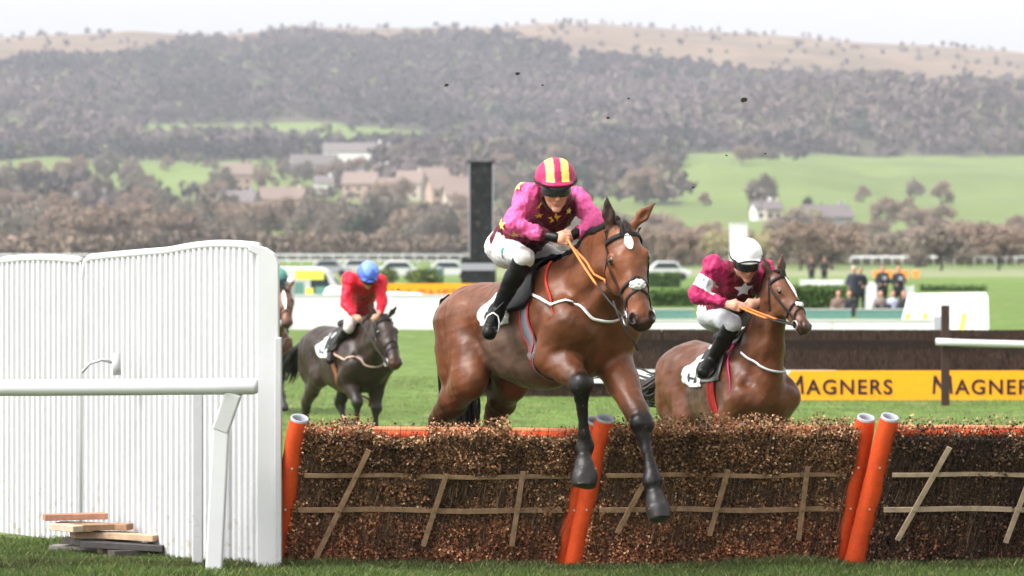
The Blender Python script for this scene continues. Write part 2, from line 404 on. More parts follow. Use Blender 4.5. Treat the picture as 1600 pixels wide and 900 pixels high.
    g.cone(H(.2, -.012), H(.56, -.012), .070 * hs, .052 * hs, .03, hc, q, .98)
    g.cone(H(.22, .012), H(.54, .014), .045 * hs, .030 * hs, .02, hc, q, 1.0)
    for sg in (-1, 1):
        g.ell(H(.25, -.085, sg * .042), A(.135, .105, .044), ax, .03, hc)
        g.cone(H(.20, .0, sg * .07), H(.40, -.012, sg * .045), .028 * hs, .016 * hs, .025, hc)
        g.ell(H(.192, .014, sg * .070), A(.036, .022, .022), ax, .022, hc)
        g.ell(H(.602, .006, sg * .040), A(.046, .034, .027), ax, .014, coat['muzzle'])
    g.cone(H(.30, -.10), H(.57, -.052), .055 * hs, .034 * hs, .03, hc, q, .9)
    g.ell(H(.575, -.022), A(.070, .054, .056), ax, .03, hc); g.ell(H(.630, -.020), A(.042, .048, .050), ax, .014, coat['muzzle'])
    g.ell(H(.615, -.068), A(.034, .026, .030), ax, .012, coat['muzzle'])
    for sg in (-1, 1):
        g.ell(H(.603, .030, sg * .047), A(.034, .026, .0155), (h, nrm(n + q * sg * .25), nrm(q * sg - n * .25)), .006, op='-')
        g.ell(H(.212, .014, sg * .100), A(.024, .017, .013), ax, .01, op='-')
        g.ell(H(.625, -.050, sg * .045), A(.035, .0035, .02), (h * .95 + n * .25, n * .95 - h * .25, q), .006, op='-')
    # neck
    nb = c(.12, 0, 1.22); th_ = H(.13, -.11); cr = H(.0, -.05)
    m1 = nb * .62 + th_ * .38 + np.array((0, 0, .02)); m2 = nb * .25 + th_ * .75
    g.chain([nb, m1, m2, th_], [.30 * S, .225 * S, .170 * S, .130 * S], .05, main, U, .64)
    w0 = c(.02, 0, 1.44); g.chain([w0, w0 * .5 + cr * .5 + np.array((0, 0, .045 * S)), cr], [.10 * S, .085 * S, .07 * S], .05, main, U, .8)
    b0 = c(.33, 0, 1.12); g.chain([b0, b0 * .5 + th_ * .5 + np.array((-.02, 0, -.01)), H(.2, -.15)], [.13 * S, .105 * S, .07 * S], .05, main)
    for sg in (-1, 1):
        g.cone(H(.22, -.19, sg * .085), c(.34, sg * .20, 1.22), .02, .02, .08, op='-')
        g.cone(H(.26, .005, sg * .082), H(.42, -.005, sg * .070), .012 * hs, .008 * hs, .03, op='-')
    # ears
    ek = pose.get('ek', 1.0)
    for sg, ed in ((-1, pose['earR']), (1, pose['earL'])):
        b = H(-.005, -.01, sg * .052); ed = nrm(ed); m = b + ed * .075 * S * ek
        uu = nrm(n + .25 * q * sg); uu = nrm(uu - ed * (uu @ ed))
        g.cone(b, m, .032 * S, .043 * S, .02, mixc(hc, dark, pose.get('eard', (.3, .3))[sg > 0]), uu, .5); g.cone(m, b + ed * .165 * S * ek, .043 * S, .008 * S, .012, mixc(hc, dark, min(1, pose.get('eard', (.3, .3))[sg > 0] + .25)), uu, .5)
        g.ell(m + uu * .022 * S + ed * .01, np.array((.055, .017, .020)) * S, (ed, uu, np.cross(ed, uu)), .006, op='-')
    fo = nrm(c(1, 0, 0) - c(0, 0, 0))
    def colf(V, C):
        k = 1 + .16 * vnoise(V, 7, 3)[:, None] + .10 * vnoise(V, 22, 5)[:, None]
        return np.clip(C * k, 0.004, 1)
    def disp(V):
        return .0062 * vnoise(V, 15, 9) + .0022 * vnoise(V, 40, 4)
    root = empty('race_horse', fr.O, label, 'horse', group, fr.rz)
    body = link('body', g.mesh('horse_body', res, disp, colf), M['coat'], root)
    mb = MB()
    for sg in (-1, 1):
        e = H(.210, .010, sg * .074); 
        mb = MB()
        V = []; F = []
        for i in range(9):
            for j in range(14):
                a, b = math.pi * i / 8, 2 * math.pi * j / 14; V.append(e + (h * math.cos(a) + (n * math.cos(b) + q * math.sin(b)) * math.sin(a)) * .0235 * hs)
        for i in range(8):
            for j in range(14): F.append((i * 14 + j, i * 14 + (j + 1) % 14, i * 14 + 14 + (j + 1) % 14, i * 14 + 14 + j))
        mb.add(V, F); mb.build('eye', M['eye'], root, True)
    # tail, mane, forelock
    rnd = random.Random(7); mb = MB(); T = pose['tail']
    for k in range(110):
        o = np.array([rnd.gauss(0, 1) for _ in range(3)]); pp = []
        for i in range(len(T)):
            w = (.012, .035, .05, .055, .05, .06)[min(i, 5)]; pp.append(T[i] + o * w * S * pose.get('tailw', 1))
        L_ = rnd.uniform(.75, 1.0); t = np.linspace(0, L_ * (len(T) - 1), 12)
        q_ = np.stack([np.interp(t, range(len(T)), [p[i] for p in pp]) for i in range(3)], 1)
        mb.tube(list(q_), list(np.linspace(.020, .004, 12) * S), 4, cap=False)
    mb.build('tail', M[pose.get('tailmat', 'hair')], root, True)
    mg = SDF(); cr0 = w0 + np.array((0, 0, .095 * S)); cr1 = H(-.055, -.05)
    mid = w0 * .5 + cr * .5 + np.array((0, 0, .12 * S)); mg_pts = []
    for i in range(26):
        t = i / 25; p = cr0 * (1 - t) ** 2 + 2 * t * (1 - t) * (mid * 2 - (cr0 + cr1) / 2) * 1 + cr1 * t * t
        mg_pts.append(p)
    Q = g.proj(np.array(mg_pts), .006)
    for i, p in enumerate(Q):
        mg.ell(p + np.array((0, -.012, .004)), np.array((.026, .028, .028 + .006 * (i % 2))) * S, k=.010)
    link('mane', mg.mesh('mane', .007, sm=1), M['hair'], root)
    mb = MB()
    for k in range(22):
        b = H(-.05 + rnd.random() * .03, .0, (rnd.random() - .5) * .05); e = H(.05 + rnd.random() * .05, .06, (rnd.random() - .5) * .07)
        mb.tube([b, (b + e) / 2 + n * .05, e], [.009, .008, .003], 4, cap=False)
    mb.build('forelock', M['hair'], root, True)
    # bridle
    br = MB(); blk = (.016, .014, .014)
    strap(br, g, [H(.075, -.05, -.12), H(.075, .03, -.08), H(.07, .09, 0), H(.075, .03, .08), H(.075, -.05, .12)], .022 * hs, col=colors.get('browband', blk), n=26, th=.007)
    for sg in (-1, 1):
        strap(br, g, [H(.0, -.01, sg * .08), H(.1, -.04, sg * .12), H(.3, -.035, sg * .12), H(.45, -.03, sg * .1), H(.555, -.035, sg * .08)], .017 * hs, col=blk, n=26, th=.006)
        strap(br, g, [H(.08, -.05, sg * .12), H(.2, -.12, sg * .12), H(.24, -.2, sg * .05)], .014 * hs, col=blk, n=16, th=.005)
        strap(br, g, [H(.36, .08, 0), H(.40, .03, sg * .07), H(.43, -.05, sg * .1), H(.44, -.10, sg * .08)], .015 * hs, col=blk, n=18, th=.006)
        strap(br, g, [H(.44, .08, 0), H(.47, .03, sg * .07), H(.53, -.04, sg * .09), H(.56, -.09, sg * .06)], .013 * hs, col=blk, n=18, th=.005)
    br.build('bridle', M['strap'], root, True)
    if pose.get('pad', True):
        pg = SDF(); nz = g.proj(np.array([H(.41, .08, 0)]), .006)[0]
        pg.ell(nz, A(.034, .016, .040), ax, .02); 
        link('noseband_pad', pg.mesh('pad', .006, lambda V: .004 * vnoise(V, 160, 2)), M['fleece'], root)
    bits = []
    for sg in (-1, 1):
        rm = MB(); ce = g.proj(np.array([H(.565, -.04, sg * .09)]), .010)[0]; bits.append(ce)
        pts = [ce + (h * math.cos(a) + n * math.sin(a)) * .034 * hs for a in np.linspace(0, 2 * math.pi, 17)]
        rm.tube(pts, .0055, 6, cap=False); rm.build('bit_ring', M['steel'], root, True)
    # saddle, number cloth, girth, breast girth
    def drape(name, x0, x1, a0, a1, mat, off, nx=14, na=20, shp=None, col=None, fold=0, sd=0, marks=False):
        V = []; C = []
        for i in range(nx + 1):
            for j in range(na + 1):
                s, t = i / nx, j / na; x, a = x0 + (x1 - x0) * s, a0 + (a1 - a0) * t
                if shp: x, a = shp(s, t, x, a)
                a = R(a); V.append(c(x, math.sin(a) * .55, 1.18 + math.cos(a) * .55))
        V = g.proj(np.array(V), off, 9)
        if fold: V = V + g.grad(V) * (np.abs(vnoise(V, 30, sd)) * fold)[:, None]
        F = np.array([(i * (na + 1) + j, i * (na + 1) + j + 1, (i + 1) * (na + 1) + j + 1, (i + 1) * (na + 1) + j) for i in range(nx) for j in range(na)])
        cc = np.tile(np.array(col if col is not None else (1, 1, 1.)), (len(V), 1))
        if marks:
            mk = np.array([(abs(abs((1 - i / nx) - .52) - .20) < .07 and .80 < abs(2 * j / na - 1) < .95) or (abs(abs(2 * j / na - 1) - .875) < .022 and .3 < i / nx < .68) for i in range(nx + 1) for j in range(na + 1)]); cc[mk] = (.03, .03, .035)
        o = link(name, fast_mesh(name, V, F, cc, True), mat, root)
        md = o.modifiers.new('thick', 'SOLIDIFY'); md.thickness = .010; md.offset = 0
        return o
    drape('number_cloth', -.60, -.24, -86, 86, M['cloth'], .014, 30, 90, lambda s, t, x, a: (x + .20 * (1 - s) * (1 - float(smooth(30, 78, abs(a)))), a), colors['cloth'], .016, 4, True)
    if colors.get('pad_col'): drape('saddle_pad', -.40, .04, -80, 80, M['cloth'], .018, 14, 36, None, colors['pad_col'])
    drape('saddle', -.40, -.02, -76, 76, M['leather'], .034, 14, 36, lambda s, t, x, a: (x + .05 * (abs(a) / 76) * (1 - s) + .02 * math.sin(3.14 * abs(a) / 76) * s, a * (1 - .12 * (2 * s - 1) ** 4)))
    sg_ = SDF(); sg_.cone(c(-.12, 0, 1.60), c(-.24, 0, 1.57), .035, .04, .05); sg_.cone(c(-.24, 0, 1.57), c(-.46, 0, 1.60), .05, .06, .05, u=(0, 1, 0), sq=1.5)
    link('saddle_seat', sg_.mesh('seat', .012), M['leather'], root)
    gm = MB(); ring = [c(-.10 - .03 * math.cos(R(a)), math.sin(R(a)) * .5, 1.15 + math.cos(R(a)) * .55) for a in range(60, 301, 12)]
    strap(gm, g, ring, .085 * S, col=colors['girth'], n=48, off=.006, th=.006)
    strap(gm, g, [p + np.array((-.045, 0, 0)) for p in ring], .012, col=colors['girth_edge'], n=48, off=.012, th=.005)
    strap(gm, g, [p + np.array((.045, 0, 0)) for p in ring], .016, col=colors['girth_edge'], n=48, off=.012, th=.005)
    gm.build('girth', M['strap'], root, True)
    for ft_ in pose.get('stirrups', []):
        sm2 = MB(); t0 = ft_['top']; cx_ = ft_['c']; sd, fw = ft_['side'], ft_['up']
        pts = [cx_ + sd * .052 * x + fw * (.055 * z) for x, z in ((-1, -1), (-1.05, 0), (-.75, .9), (0, 1.35), (.75, .9), (1.05, 0), (1, -1), (0, -1.1), (-1, -1))]
        sm2.tube(pts, .007, 6); st_ = sm2.build('stirrup', M['steel'], root, True)
        sm3 = MB(); sm3.tube([cx_ + fw * .07, (cx_ + t0) / 2, t0], .008, 6); sm3.build('stirrup_leather', M['leather'], root, True)
    bm_ = MB(); bz = pose.get('breast', 1.13)
    strap(bm_, g, g.proj(np.array(pose['breast_pts']), .012) if 'breast_pts' in pose else [c(-.14, -.32, bz + .10), c(.08, -.34, bz + .06), c(.30, -.26, bz), c(.46, 0, bz - .02), c(.30, .26, bz), c(.08, .34, bz + .06), c(-.14, .32, bz + .10)], .019 * S, col=colors['breast'], n=60, off=.010, th=.008, taut='breast_pts' in pose)
    bm_.build('breast_girth', M['strap'], root, True)
    if colors.get('neck_strap'):
        nm = MB(); strap(nm, g, [c(.02, -.12, 1.56), c(.10, -.25, 1.42), c(.20, -.28, 1.25), c(.24, -.28, 1.14)], .018, col=colors['neck_strap'], n=20, off=.008, th=.006); nm.build('neck_strap', M['strap'], root, True)
    if pose.get('star'):
        sm_ = MB(); a_, w_, l_ = pose['star']
        out = [(w_ * math.sin(t) * (1 - .25 * abs(math.cos(t))), l_ * math.cos(t)) for t in np.linspace(0, 2 * math.pi, 17)[:-1]]
        patch(sm_, g, g.proj(np.array([H(a_, .08, pose.get('star_l', 0))]), 0)[0], n, -h, out, hs, .0115, (.75, .73, .70)); sm_.build('face_star', M['cloth'], root, True)
    root_info = dict(root=root, sdf=g, H=H, bits=bits, frame=fr, h=h, n=n, q=q)
    return root_info

def make_person(label, J, cols, group, res=.008, cat='jockey', fast=False):
    """J holds joints in world coordinates; r = the figure's own right"""
    O = J['pelvis'] * np.array((1, 1, 0)) + np.array((0, 0, J['toe_r'][2])); r = lambda k: J[k] - O
    root = empty('person', O, label, cat, group)
    skin = cols['skin']; g = SDF(); k = J.get('k', 1.0)
    f, up = nrm(J['face']), J['up']; up = nrm(up - f * (up @ f)); q = np.cross(up, f)   # q: figure's own left
    pel, ch, nk, hd = r('pelvis'), r('chest'), r('neck'), r('head')
    lat = nrm(r('sh_l') - r('sh_r')); latp = nrm(r('hip_l') - r('hip_r'))
    g.cone(pel, ch, .125, .135, .05, skin, lat, 1.25); g.cone(ch, nk, .12, .06, .05, skin, lat, 1.3); g.ell(pel, (.16, .14, .13), k=.05, col=skin)
    g.cone(nk, hd - up * .04, .056, .055, .03, skin)
    g.ell(hd + up * .03 * k, np.array((.078, .098, .098)) * k, (q, f, up), .02, skin); g.ell(hd - up * .035 * k + f * .018 * k, np.array((.060, .070, .078)) * k, (q, f, up), .03, skin)
    g.ell(hd - up * .100 * k + f * .060 * k, np.array((.026, .022, .020)) * k, (q, f, up), .02, skin)
    g.cone(hd + up * .01 * k + f * .086 * k, hd - up * .030 * k + f * .108 * k, .009 * k, .016 * k, .014, tuple(np.array(skin) * (1.0, .86, .8)))
    for s in (-1, 1):
        g.ell(hd - up * .022 * k + f * .068 * k + q * s * .038 * k, np.array((.024, .018, .022)) * k, (q, f, up), .02, tuple(np.array(skin) * (1.0, .8, .74)))
        g.ell(hd + up * .012 * k + f * .096 * k + q * s * .030 * k, np.array((.017, .012, .012)) * k, (q, f, up), .01, op='-')
        g.ell(hd - up * .01 * k + q * s * .078 * k - f * .005, np.array((.010, .020, .030)) * k, (q, f, up), .008, skin)
        g.ell(hd - up * .018 * k + f * .106 * k + q * s * .0, np.array((.02, .004, .004)) * k, (q, f, up), .004, op='-') if s < 0 else None
    lip = (.42, .14, .11)
    g.ell(hd - up * .058 * k + f * .085 * k, np.array((.024, .010, .006)) * k, (q, f, up), .005, lip); g.ell(hd - up * .068 * k + f * .083 * k, np.array((.020, .010, .007)) * k, (q, f, up), .005, lip)
    for s in 'rl':
        sh, el, wr, hn = r('sh_' + s), r('el_' + s), r('wr_' + s), r('hd_' + s)
        g.cone(ch, sh, .10, .065, .05, skin)
        g.cone(sh, el, .056, .042, .03, skin); g.cone(el, wr, .043, .028, .02, skin)
        # hand: palm, four curled fingers of unequal length, thumb
        d = nrm(hn - wr); a_ = nrm(J['grip']); a_ = nrm(a_ - d * (a_ @ d)); p = np.cross(d, a_)
        if (p @ np.array((0, 0, 1.))) > 0: p = -p
        g.cone(wr, wr + d * .075, .026, .030, .015, skin, a_, 1.35)
        kn = wr + d * .092
        for i, ln in enumerate((.9, 1.0, .96, .78)):
            b = kn + a_ * (i - 1.5) * .0215; j1 = b + (d * .030 + p * .012) * ln; j2 = j1 + (p * .026 - d * .002) * ln; j3 = j2 + (-d * .024 + p * .002) * ln
            g.chain([b - d * .02, b, j1, j2, j3], [.0105, .0110, .0100, .0092, .0080], .004, skin)
        tb = wr + d * .035 + a_ * -.030; t1 = tb + (-a_ * .018 + d * .030 + p * .012); t2 = t1 + (d * .022 + p * .020 + a_ * .012)
        g.chain([tb, t1, t2], [.0145, .0120, .0095], .006, skin)
        hp, kn_, an, to = r('hip_' + s), r('kn_' + s), r('an_' + s), r('toe_' + s)
        g.cone(hp, kn_, .085, .058, .05, skin); g.cone(kn_, an, .050, .030, .03, skin); g.cone(an, to, .030, .026, .02, skin)
    link('body', g.mesh('person_body', res, None, cols.get('skinf')), M['skin'], root)
    # jacket
    jk = SDF(); jc = cols['jacket']; sc_ = cols['sleeve']
    jk.cone(pel + (ch - pel) * .10, ch, .150, .160, .05, jc, lat, 1.2); jk.cone(ch, ch * .35 + nk * .65, .145, .085, .05, jc, lat, 1.25)
    for s in 'rl':
        sh, el, wr = r('sh_' + s), r('el_' + s), r('wr_' + s)
        jk.cone(ch * .7 + sh * .3, sh, .12, .088, .05, sc_)
        jk.cone(sh, el, .084, .066, .03, sc_); jk.cone(el, el * .25 + wr * .75, .066, .050, .03, sc_); jk.cone(el * .25 + wr * .75, el * .08 + wr * .92, .048, .034, .01, sc_)
    def jd(V): return .011 * vnoise(V * np.array((1, 1, 1.6)), 16, 11) - .015 * np.abs(vnoise(V, 28, 12)) - .008 * np.abs(vnoise(V, 58, 13)) + .010
    jm = link('racing_jacket', jk.mesh('jacket', res, jd, cols.get('jacketf') and (lambda V, C: cols['jacketf'](V + O, C))), M['silk'], root)
    for (c0, nn, size, col) in cols.get('stars', []):
        mb = MB(); patch(mb, jk, jk.proj(np.array([c0 - O]), 0)[0], nn, (0, 0, 1), STAR, size, .012, col); mb.build('star_motif', M['silk'], jm, True)
    # breeches and boots
    b = SDF(); bc = cols['breeches']
    b.ell(pel - (ch - pel) * .05, (.155, .15, .135), k=.05, col=bc); b.cone(pel, pel + (ch - pel) * .2, .15, .14, .05, bc, lat, 1.15)
    bt = SDF(); kc = cols.get('boot', (.014, .013, .013))
    for s in 'rl':
        hp, kn_, an, to = r('hip_' + s), r('kn_' + s), r('an_' + s), r('toe_' + s)
        b.cone(hp, kn_, .098, .068, .06, bc); b.cone(kn_, kn_ * .86 + an * .14, .067, .060, .02, bc)
        bt.cone(kn_ * .90 + an * .10, kn_ * .6 + an * .4, .072, .068, .02, kc); bt.cone(kn_ * .6 + an * .4, an, .068, .050, .02, kc)
        dd = nrm(to - an); dn = nrm(an - kn_)
        bt.cone(an + dn * .02, to, .060, .052, .03, kc, cap=None); bt.ell(an + dn * .045 - dd * .02, (.042, .042, .035), k=.03, col=kc)
    bm0 = link('breeches', b.mesh('breeches', res, lambda V: .005 * vnoise(V, 26, 3) + .003 * np.abs(vnoise(V, 60, 5)), cols.get('breechf') and (lambda V, C: cols['breechf'](V + O, C))), M['breech'], root)
    for (c0, nn, size, col) in cols.get('marks', []):
        mb = MB(); patch(mb, b, b.proj(np.array([c0 - O]), 0)[0], nn, (0, 0, 1), [(math.sin(t), math.cos(t)) for t in np.linspace(0, 6.28, 9)[:-1]], size, .007, col); mb.build('printed_mark', M['silk'], bm0, True)
    link('boots', bt.mesh('boots', res, lambda V: .003 * vnoise(V, 40, 6)), M['leather'], root)
    for s in 'rl':
        if not cols.get('cuff'): break
        wr, el, hn = r('wr_' + s), r('el_' + s), r('hd_' + s); d = nrm(wr - el); cf = SDF(); cf.cone(wr - d * .035, wr + nrm(hn - wr) * .035, .036, .038, .02)
        link('glove_cuff', cf.mesh('cuff', .008), M['leather'], root)
    # helmet
    if cols.get('helmet'):
        he = SDF(); hk = cols.get('hk', 1.0) * k; hc_ = hd + up * .070 * k - f * .004
        he.ell(hc_, np.array((.125, .138, .128)) * hk, (q, f, up), .02)
        he.ell(hc_ + f * .105 * hk - up * .006, np.array((.095, .062, .016)) * hk, (q, nrm(f - up * .15), nrm(up + f * .15)), .02)
        def clip(Pg):
            v = Pg - hc_; z = v @ up; y = v @ f; return -(z + .030 * hk + .25 * np.clip(-y, 0, .1))
        def hf(V, C):
            v = V - hc_; x = (v @ q) / (.125 * hk); y = (v @ f) / hk; z = (v @ up) / hk; return cols['helmetf'](x, y, z)
        hm = link('helmet', he.mesh('helmet', min(res, .006), lambda V: .0015 * vnoise(V, 50, 4), hf, clip=clip, sm=1), M['helmet'], root)
        hs_ = SDF(); hs_.ell(hd - up * .005 * k + f * .004, np.array((.090, .106, .12)) * k, (q, f, up), .02)
        st = MB()
        for s in (-1, 1):
            strap(st, hs_, [hd + q * s * .1 + up * .02 - f * .02, hd + q * s * .09 - up * .05 + f * .02, hd + q * s * .05 - up * .12 + f * .05, hd - up * .16 + f * .06], .022, col=(.02, .02, .02), n=14, off=.0)
        strap(st, he, [hc_ + (q * math.sin(a) * 1.1 + f * math.cos(a)) * .15 - up * .010 for a in np.linspace(-2.2, 2.2, 15)], .016, col=(.03, .03, .03), n=30, off=.003)
        st.build('chin_strap', M['strap'], root, True)
        gg = SDF(); gg.ell(hd + up * .012 * k + f * .010 * k, np.array((.092, .122, .095)) * k, (q, f, up), .01)
        def gclip(Pg):
            v = Pg - hd; z = v @ up; y = v @ f; x = v @ q
            return np.maximum(np.maximum(np.abs(z - .020 * k) - .037 * k + .010 * (np.abs(x) < .009), -(y - .02)), -1)
        link('goggles', gg.mesh('goggles', min(res, .006), clip=gclip, sm=2), M['lens'], root)
    return root, jk, O

def reins(info, hand_pts, cols, name='reins', slack=.04, loop=None):
    fr = info['frame']; mb = MB()
    if loop is not None: mb.tube(loop, .007, 6, col=cols[0])
    for bit, hp in zip(info['bits'], hand_pts):
        a, b = bit, fr.L(hp); pts = []; C = []
        for t in np.linspace(0, 1, 22):
            p = a * (1 - t) + b * t; p = p - np.array((0, 0, slack * 4 * t * (1 - t)))
            d = info['sdf'].ev(p[None])[0]
            if d < .012: p = info['sdf'].proj(p[None], .012)[0]
            pts.append(p); C.append(cols[1] if t > .52 else cols[0])
        n0 = mb.n; mb.tube(pts, [.009 if t > .52 else .007 for t in np.linspace(0, 1, 22)], 6)
        mb.c[-1] = np.repeat(np.array(C), 6, 0)
    mb.build(name, M['strap'], info['root'], True)

# ------------------------------------------------------------------ ground, hills
def lerp_tab(x, T):
    return np.interp(x, [t[0] for t in T], [t[1] for t in T])
SKY_T = [(-2500, 95), (-600, 70), (0, 60), (124, 57), (200, 52), (260, 55), (330, 58), (400, 50), (450, 42), (560, 46), (640, 47), (700, 44), (760, 43), (800, 40), (870, 36), (940, 39), (1000, 43), (1100, 50), (1200, 56), (1350, 68), (1475, 75), (1600, 86), (2400, 120), (4200, 170)]
RB_T = [(-2500, 400), (780, 300), (850, 232), (900, 205), (960, 192), (1050, 178), (1130, 170), (1200, 158), (1300, 142), (1400, 138), (1475, 135), (1700, 130), (2500, 160), (4200, 200)]
RC_T = [(-2500, 400), (850, 345), (960, 300), (1010, 284), (1060, 268), (1110, 257), (1200, 251), (1260, 256), (1330, 270), (1400, 284), (1475, 300), (1650, 325), (2500, 340), (4200, 350)]
def zpy(py, Y): return CH + (HZ - py) / FPX * Y
def terrain(X, Y):
    X = np.asarray(X, float); Y = np.asarray(Y, float)
    Ys = np.maximum(Y, 40); px = CXP + FPX * X / Ys
    z0 = -.15 * smooth(32, 46, Y) * (1 - smooth(600, 900, Y))
    # main escarpment
    sky = lerp_tab(px, SKY_T)
    py = np.interp(Y, [900, 1100, 1400, 1700, 2000, 2200, 3900], [388, 350, 303, 264, 232, 214, 0])
    za = zpy(py, Y)
    crest = zpy(sky, 3500.0); za = np.where(Y > 2900, np.minimum(za, 1e9), za)
    base2 = zpy(214.0, 2200.0)
    tt = np.clip((Y - 2200) / 1300, 0, 1); za = np.where(Y > 2200, base2 + (crest - base2) * (.5 * tt + .5 * np.sin(tt * math.pi / 2) ** 1.1), za)
    za = np.where(Y > 3500, crest - (Y - 3500) * .06, za)
    za = np.where(Y < 900, z0, np.maximum(za, z0))
    zb = zpy(lerp_tab(px, RB_T), 2300.0); zb = zb * smooth(1650, 2300, Y) * (1 - .45 * smooth(2330, 2650, Y)) - 60 * (1 - smooth(1500, 1900, Y)) - 90 * smooth(2650, 2900, Y)
    zc = zpy(lerp_tab(px, RC_T), 1700.0); zc = zc * smooth(1000, 1700, Y) ** .8 * (1 - .5 * smooth(1720, 1950, Y)) - 60 * (1 - smooth(850, 1000, Y)) - 60 * smooth(1900, 2000, Y)
    z = np.maximum(np.maximum(za, zb), zc)
    P = np.stack([X, Y, Y * 0], -1).reshape(-1, 3)
    und = (vnoise(P, .018, 21) * 3.0 + vnoise(P, .06, 22) * 1.2).reshape(z.shape)
    return z + und * smooth(1000, 1700, Y) * (1 - .8 * smooth(3200, 3450, Y)), (za, zb, zc, px)

GRASS = np.array((.096, .158, .028)); FIELD = np.array((.108, .150, .036)); WOODF = np.array((.052, .043, .034)); HEATH = np.array((.140, .092, .064)); PALE = np.array((.30, .27, .20))
def cover(X, Y):
    """0 pasture, 1 wood, 2 bare hilltop"""
    z, (za, zb, zc, px) = terrain(X, Y)
    P = np.stack([X, Y, Y * 0], -1).reshape(-1, 3)
    n1 = (vnoise(P, .012, 31)).reshape(z.shape); n2 = vnoise(P, .035, 32).reshape(z.shape)
    kind = np.zeros(z.shape, int); pyv = HZ - (z - CH) * FPX / np.maximum(Y, 1)
    woodtop = np.interp(px, [-400, 124, 300, 400, 450, 560, 700, 800, 850, 900, 1000, 1100, 1200, 1475, 2000], [100, 97, 76, 72, 62, 70, 60, 62, 78, 92, 103, 112, 125, 132, 150])
    A = (za >= zb) & (za >= zc)
    woodbot = np.interp(px, [-400, 124, 200, 400, 560, 740, 900, 2000], [188, 185, 197, 187, 190, 202, 236, 255])
    kind[A & (Y > 1800) & (pyv + n1 * 9 + n2 * 4 < woodbot)] = 1
    kind[A & (Y > 1900) & (pyv + n1 * 4 + n2 * 3 < woodtop)] = 2
    kind[(zb > za) & (zb > zc) & (Y > 1600)] = 1
    kind[(zb > za) & (zb > zc) & (px > 1400) & (pyv < 146)] = 2
    kind[(zc >= za) & (zc >= zb) & (Y > 1730)] = 1
    # patchwork hedgerow woods below the main wood
    m = A & (Y > 1150) & (kind == 0) & (px < 1065) & ((n1 + .5 * n2) > np.where(px > 900, -.6, np.where(Y > 1500, .42, .35))); kind[m] = 1
    return kind, z, px, pyv, A

rows = np.r_[np.linspace(-40, 20, 7), np.linspace(24, 70, 47), np.geomspace(72, 900, 60), np.linspace(915, 3600, 300), np.linspace(3640, 5200, 12)]
av = np.r_[np.linspace(-.9, -.2, 18), np.linspace(-.19, .19, 420), np.linspace(.2, .9, 18)]
YY, AA = np.meshgrid(rows, av, indexing='ij'); XX = AA * (np.maximum(YY, 0) + 45)
ZZ, _t = terrain(XX, YY); KK, _z, PX_, PY_, A_ = cover(XX, YY)
Pg = np.stack([XX, YY, YY * 0], -1).reshape(-1, 3)
nn = vnoise(Pg, .02, 41).reshape(ZZ.shape)[..., None]; n3 = vnoise(Pg, .11, 42).reshape(ZZ.shape)[..., None]
CC = np.where((YY < 700)[..., None], GRASS, FIELD) * (1 + .10 * nn + .05 * n3)
CC = np.where((KK == 1)[..., None], WOODF * (1 + .1 * nn), CC)
CC = np.where((KK == 2)[..., None], HEATH * (1 + .18 * nn + .22 * n3), CC)
near_ = (1 - smooth(30.5, 34, YY))[..., None]; CC = CC * (1 - near_) + np.array((.088, .124, .032)) * near_
tr = (YY > 330) & (YY < 460); CC = np.where(tr[..., None], CC * .55 + PALE * .45, CC)
nr, nc = ZZ.shape; ii, jj = np.meshgrid(np.arange(nr - 1), np.arange(nc - 1), indexing='ij'); a0 = (ii * nc + jj).ravel()
F_ = np.stack([a0, a0 + 1, a0 + nc + 1, a0 + nc], 1)
M['turf'] = nodes_mat('turf', rough=.9, spec=.2, attr=True, noise=.26, nscale=.8, noise2=(.30, 7), bump=.6, bscale=12)
splatter(M['turf'], (.060, .050, .026), 3.4, .62, 0)
splatter(M['turf'], (.17, .20, .07), 1.3, .60, 0)
ground = link('ground', fast_mesh('ground', np.stack([XX, YY, ZZ], -1).reshape(-1, 3), F_, CC.reshape(-1, 3), True), M['turf']); tag(ground, kind='structure')

# ------------------------------------------------------------------ woods and trees
M['twig'] = nodes_mat('twigs', rough=.95, spec=.1, attr=True)
M['leafy'] = nodes_mat('leaves', rough=.8, spec=.2, attr=True)
def rand_dirs(rs, n): v = rs.normal(size=(n, 3)); return v / np.linalg.norm(v, axis=1, keepdims=True)
def chips(cent, size, rs, colr, elong=1.0):
    """small randomly turned quads, one per centre"""
    n = len(cent); a = rand_dirs(rs, n); b = np.cross(a, rand_dirs(rs, n)); b /= np.linalg.norm(b, axis=1, keepdims=True)
    s = np.broadcast_to(np.asarray(size), (n,))[:, None]
    V = np.stack([cent - a * s * elong - b * s, cent + a * s * elong - b * s, cent + a * s * elong + b * s, cent - a * s * elong + b * s], 1).reshape(-1, 3)
    return V, np.arange(4 * n).reshape(n, 4), np.repeat(colr, 4, 0)
# the woods on the scarp: thousands of merged bare crowns, one mass
rs = np.random.RandomState(5)
N = 40000; cx = rs.uniform(-.24, .24, N); cy = 1150 + (3560 - 1150) * rs.rand(N) ** .8; X_ = cx * (cy + 45)
K_, Zt, Px, Py, _a = cover(X_, cy)
keep = (K_ == 1) | ((K_ == 2) & (rs.rand(N) < .035)) | ((K_ == 0) & (Px < 980) & (cy > 1250) & (rs.rand(N) < .06))
X_, cy, Zt, K_ = X_[keep], cy[keep], Zt[keep], K_[keep]
base_ico = None
import bmesh
bm = bmesh.new(); bmesh.ops.create_icosphere(bm, subdivisions=2, radius=1); iv = np.array([v.co[:] for v in bm.verts]); if_ = np.array([[v.index for v in f.verts] for f in bm.faces]); bm.free()
n = len(X_); hgt = rs.uniform(6, 12, n) * np.where(K_ == 1, 1, .55); wd = hgt * rs.uniform(.32, .5, n); NC = 26
